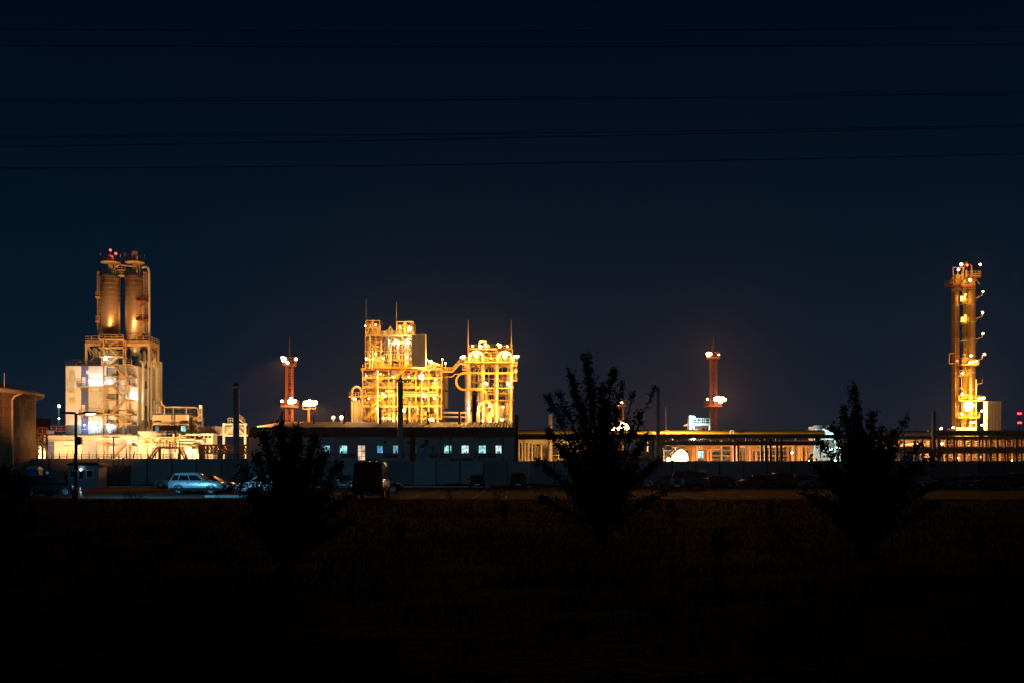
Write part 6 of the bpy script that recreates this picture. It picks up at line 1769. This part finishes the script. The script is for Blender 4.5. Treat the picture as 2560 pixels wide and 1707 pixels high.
# ================================================================== TREES
def tree(name, px0, Y, stems, lab, cat, leaf=.085, nl=9000, spread=.35, low=.25, seed=1, base_r=.06, dens=2.1):
    leaf *= .74
    """stems: (px, py, weight) tips; leaves ride on side twigs that lean upwards"""
    rr = np.random.RandomState(seed)
    base = np.array([X(px0, Y), Y, -.03])
    t = thing(name, tuple(base), lab, cat)
    tot = sum(s[2] for s in stems)
    lv, br = [], MB()
    for si, (px, py, wgt) in enumerate(stems):
        dy = rr.uniform(-.7, .7) * .8
        tip = np.array(P(px, py, Y + dy))
        h = tip[2] - base[2]
        start = base + np.array([rr.uniform(-.1, .1), rr.uniform(-.1, .1), 0])
        fork = start + (tip - start) * np.array([.12, .12, .28]) + np.array([0, 0, .05])
        pts = []
        for s in np.linspace(0, 1, 12):
            p = (1 - s) ** 2 * start + 2 * s * (1 - s) * (start * .45 + tip * .55 + np.array([-(tip[0] - start[0]) * .30, 0, -h * .05])) + s * s * tip
            pts.append(p + rr.normal(0, .015, 3) * (s > .1))
        m_ = MB(); m_.path([Vector(p) for p in pts], base_r * (.6 + .5 * wgt / max(s_[2] for s_ in stems)), 6, .006); m_.build('trunk' if si == 0 else 'branch', M['bark'], t)
        k = int(nl * dens * wgt / tot)
        ntw = max(8, k // 13)
        for j in range(ntw):
            s = low + (1 - low) * rr.rand() ** .85
            i0 = min(10, int(s * 11)); f = s * 11 - i0
            p0 = pts[i0] * (1 - f) + pts[i0 + 1] * f
            ln = spread * (1.10 - s) * rr.uniform(.3, 1.6) + .04
            az = rr.uniform(0, 2 * PI)
            d = np.array([math.cos(az), math.sin(az) * .8, rr.uniform(.25, 1.1)])
            d /= np.linalg.norm(d)
            p1 = p0 + d * ln
            br.bar(Vector(p0), Vector(p1), .008)
            c = 13
            u = rr.rand(c) ** .7
            lv.append(p0 + (p1 - p0) * u[:, None] * 1.08 + rr.normal(0, .035 + .09 * ln, (c, 3)) * np.array([1, 1, 1.35]))
    br.build('twigs', M['bark'], t, 'stuff')
    Lp = np.concatenate(lv)
    Lp = Lp[Lp[:, 2] > .05]
    n = len(Lp)
    a = rr.normal(size=(n, 3)); a[:, 2] -= .5; a /= np.linalg.norm(a, axis=1)[:, None]
    b = np.cross(a, rr.normal(size=(n, 3))); b /= np.linalg.norm(b, axis=1)[:, None]
    c = np.cross(a, b)
    sz = leaf * rr.uniform(.6, 1.25, n)[:, None]
    v = np.stack([Lp - a * sz * .55, Lp + b * sz * .36 + c * sz * .10, Lp + a * sz * .6, Lp - b * sz * .36 + c * sz * .10], 1).reshape(-1, 3)
    mb = MB()
    mb.v = [tuple(p) for p in v]
    mb.f = [(4 * i, 4 * i + 1, 4 * i + 2) for i in range(n)] + [(4 * i, 4 * i + 2, 4 * i + 3) for i in range(n)]
    mb.s = [False] * len(mb.f)
    mb.build('crown', M['leaf'], t, 'stuff')
    return t
tree('young_tree', 1505, 25, [(1463, 884, 3.2), (1532, 922, 2.2), (1554, 958, 1.2), (1421, 928, 2.2), (1369, 988, 1.7), (1505, 960, 2), (1398, 985, 1.3), (1600, 1030, .9), (1642, 968, .35), (1585, 985, .5), (1620, 1085, 1.6), (1370, 1075, 1.6), (1345, 1150, 1.2), (1650, 1150, 1.2),
     (1450, 1010, 2), (1560, 1050, .5), (1410, 1130, 1.8), (1590, 1160, 1.8), (1500, 1100, 2.4), (1340, 1240, 1), (1660, 1230, 1), (1440, 1200, 1.5), (1560, 1220, 1.5)],
     'tall upright leafy young tree standing dark in the middle, right of centre', 'tree', .085, 13500, .36, .30, 5)
tree('leafy_bush', 720, 18, [(700, 1058, 2), (742, 1072, 2), (660, 1088, 1.8), (785, 1098, 1.8), (640, 1135, 1.5), (815, 1125, 1.5), (608, 1168, 1), (850, 1160, 1.1), (585, 1200, .6), (880, 1240, 1), (720, 1120, 2.4), (690, 1160, 2), (760, 1170, 2), (630, 1230, 1.3), (830, 1210, 1.3), (700, 1230, 2), (780, 1260, 1.6), (895, 1300, .9), (600, 1290, .9), (660, 1290, 1.2)],
     'dark leafy bush in front of the low building, left of the minibus', 'bush', .075, 11000, .30, .2, 9, .03)
tree('young_tree', 2165, 22, [(2134, 966, 1.5), (2108, 1020, 1.4), (2180, 1028, 1.5), (2080, 1066, 1.4), (2205, 1072, 1.3), (2268, 1030, .55), (2235, 1078, 1.1), (2045, 1100, 1.2), (2300, 1108, 1), (2135, 1040, 2), (2160, 1090, 2.4), (2335, 1132, .7), (2020, 1150, 1), (2368, 1128, .45), (2110, 1120, 2), (2230, 1130, 2), (2070, 1170, 1.6), (2290, 1165, 1.5),
     (2360, 1200, .9), (2005, 1230, .9), (2340, 1260, .8), (2140, 1180, 2.2), (2210, 1200, 2), (2270, 1240, 1.4), (2060, 1250, 1.3)],
     'dark broad leafy young tree before the right-edge rack', 'tree', .08, 14500, .34, .25, 14, .05)
tree('leafy_bush', -10, 14, [(5, 1176, 1.5), (35, 1190, 1.2), (-30, 1165, 1.5), (62, 1225, .8), (-50, 1200, 1), (85, 1280, .7), (40, 1260, 1)], 'low dark bush cut off by the left edge of the picture', 'bush', .07, 3200, .24, .15, 21, .02)
for i, (px, Y, py, n_) in enumerate(((318, 44, 1226, 240), (335, 43, 1234, 200), (352, 42, 1238, 160), (545, 36, 1240, 200), (1122, 50, 1218, 180), (1240, 46, 1222, 180), (1260, 30, 1262, 260), (1680, 30, 1255, 260), (1925, 32, 1250, 260), (470, 24, 1300, 300), (1000, 22, 1310, 300), (1800, 20, 1330, 300), (2450, 20, 1320, 300), (200, 20, 1330, 300))):
    tree('weed_plant', px, Y, [(px - 6, py + 4, 1), (px + 3, py, 1.2), (px + 11, py + 7, .8)], 'small dark weed plant standing up from the rough field', 'weed', .05, n_, .12, .25, 40 + i, .012)['group'] = 'weeds in the field'

# ================================================================== GRASS
rr = np.random.RandomState(77)
n = 68000
yy_ = 5 * (62 / 5.) ** rr.rand(n)
xx_ = (rr.rand(n) - .5) * 1.5 * 2560 / F * yy_
clump = .5 + .5 * np.sin(xx_ * .9 + 2 * np.sin(yy_ * .55)) * np.sin(yy_ * .8 + 1.5 * np.sin(xx_ * .4))
h = rr.uniform(.03, .16, n) * (.35 + .9 * clump) * np.clip(yy_ / 12, .6, 1.3)
a = rr.rand(n) * 2 * PI
w = .003 + .0006 * yy_
lean = rr.normal(0, .8, (n, 2)) * h[:, None]
dx, dy = np.cos(a) * w, np.sin(a) * w
b0 = np.stack([xx_ - dx, yy_ - dy, np.full(n, -.06)], 1)
b1 = np.stack([xx_ + dx, yy_ + dy, np.full(n, -.06)], 1)
tp = np.stack([xx_ + lean[:, 0], yy_ + lean[:, 1], h], 1)
v = np.stack([b0, b1, tp], 1).reshape(-1, 3)
me = bpy.data.meshes.new('grass')
me.vertices.add(3 * n); me.vertices.foreach_set('co', v.ravel())
me.loops.add(3 * n); me.loops.foreach_set('vertex_index', np.arange(3 * n, dtype=np.int32))
me.polygons.add(n); me.polygons.foreach_set('loop_start', np.arange(0, 3 * n, 3, dtype=np.int32))
me.materials.append(M['grass']); me.update(); me.validate()
g = bpy.data.objects.new('grass', me); link(g)
tag(g, 'rough dark grass covering the field in front', 'grass', kind='stuff')
# weeds along the foot of the wall
n = 9000
xx_ = rr.uniform(-62, 72, n); yy_ = WY - .3 - rr.rand(n) ** 1.5 * 9
h = rr.uniform(.1, .55, n) * (.4 + .8 * (np.sin(xx_ * .7) * .5 + .5))
dx = rr.uniform(.02, .07, n)
v = np.stack([np.stack([xx_ - dx, yy_, np.zeros(n)], 1), np.stack([xx_ + dx, yy_ + dx * .5, np.zeros(n)], 1), np.stack([xx_ + rr.normal(0, .1, n), yy_ + rr.normal(0, .1, n), h], 1)], 1).reshape(-1, 3)
me = bpy.data.meshes.new('undergrowth')
me.vertices.add(3 * n); me.vertices.foreach_set('co', v.ravel())
me.loops.add(3 * n); me.loops.foreach_set('vertex_index', np.arange(3 * n, dtype=np.int32))
me.polygons.add(n); me.polygons.foreach_set('loop_start', np.arange(0, 3 * n, 3, dtype=np.int32))
me.materials.append(M['grass']); me.update(); me.validate()
g = bpy.data.objects.new('undergrowth', me); link(g)
tag(g, 'dark undergrowth along the foot of the wall', 'weeds', kind='stuff')

# ================================================================== FLOODLIGHTS WASHING THE WHITE PLANT
for px, pw, tz_ in ((120, 14000, 9), (168, 20000, 13), (215, 19000, 11), (262, 19000, 13), (310, 18000, 9), (360, 12000, 10), (410, 10000, 6), (470, 10000, 6), (530, 10000, 6), (580, 10000, 6)):
    wash(px, 196, 3.6, (X(px + 4, BY), BY, tz_), pw, 's', 'added low floodlight post behind the wall aimed up at the silos')
for px in (262, 330):  # added hidden lamps that brighten the silos up to their tops
    w_ = wash(px, 193, 3.4, (X(px + 8, BY), BY, 47), 48000, 'o', 'added low floodlight post behind the wall aimed up at the silos', 34)
for px, Y, pw in ((1330, 176, 2500), (1410, 176, 2500), (1460, 178, 1500), (2400, 180, 900), (2500, 180, 900), (90, 178, 2200), (1740, 179, 1700), (1790, 179, 1700), (1845, 179, 1700), (1900, 179, 1700), (1985, 179, 2000), (2030, 179, 1700)):  # lamps added out of sight behind the wall to brighten the racks
    wash(px, Y, 3.0, (X(px, 200), 200, 5), pw, 'o' if px > 1700 else 'y', 'added low floodlight post brightening the racks, hidden behind the wall', group='added floodlight posts before the racks')

# ================================================================== NIGHT AIR
HAZE = 0.000055
m = bpy.data.materials.new('night_haze')
m.use_nodes = True
n_, l_ = m.node_tree.nodes, m.node_tree.links
n_.clear()
mo = n_.new('ShaderNodeOutputMaterial')
pv = n_.new('ShaderNodeVolumePrincipled')
pv.inputs['Color'].default_value = (.85, .87, .9, 1)
pv.inputs['Density'].default_value = HAZE
pv.inputs['Anisotropy'].default_value = .82
l_.new(pv.outputs[0], mo.inputs['Volume'])
mb = MB(); mb.box(-980, 980, -80, 1180, -1.2, 75)
hz = mb.build('haze', m)
tag(hz, 'thin night haze over the whole site', 'haze', kind='stuff')
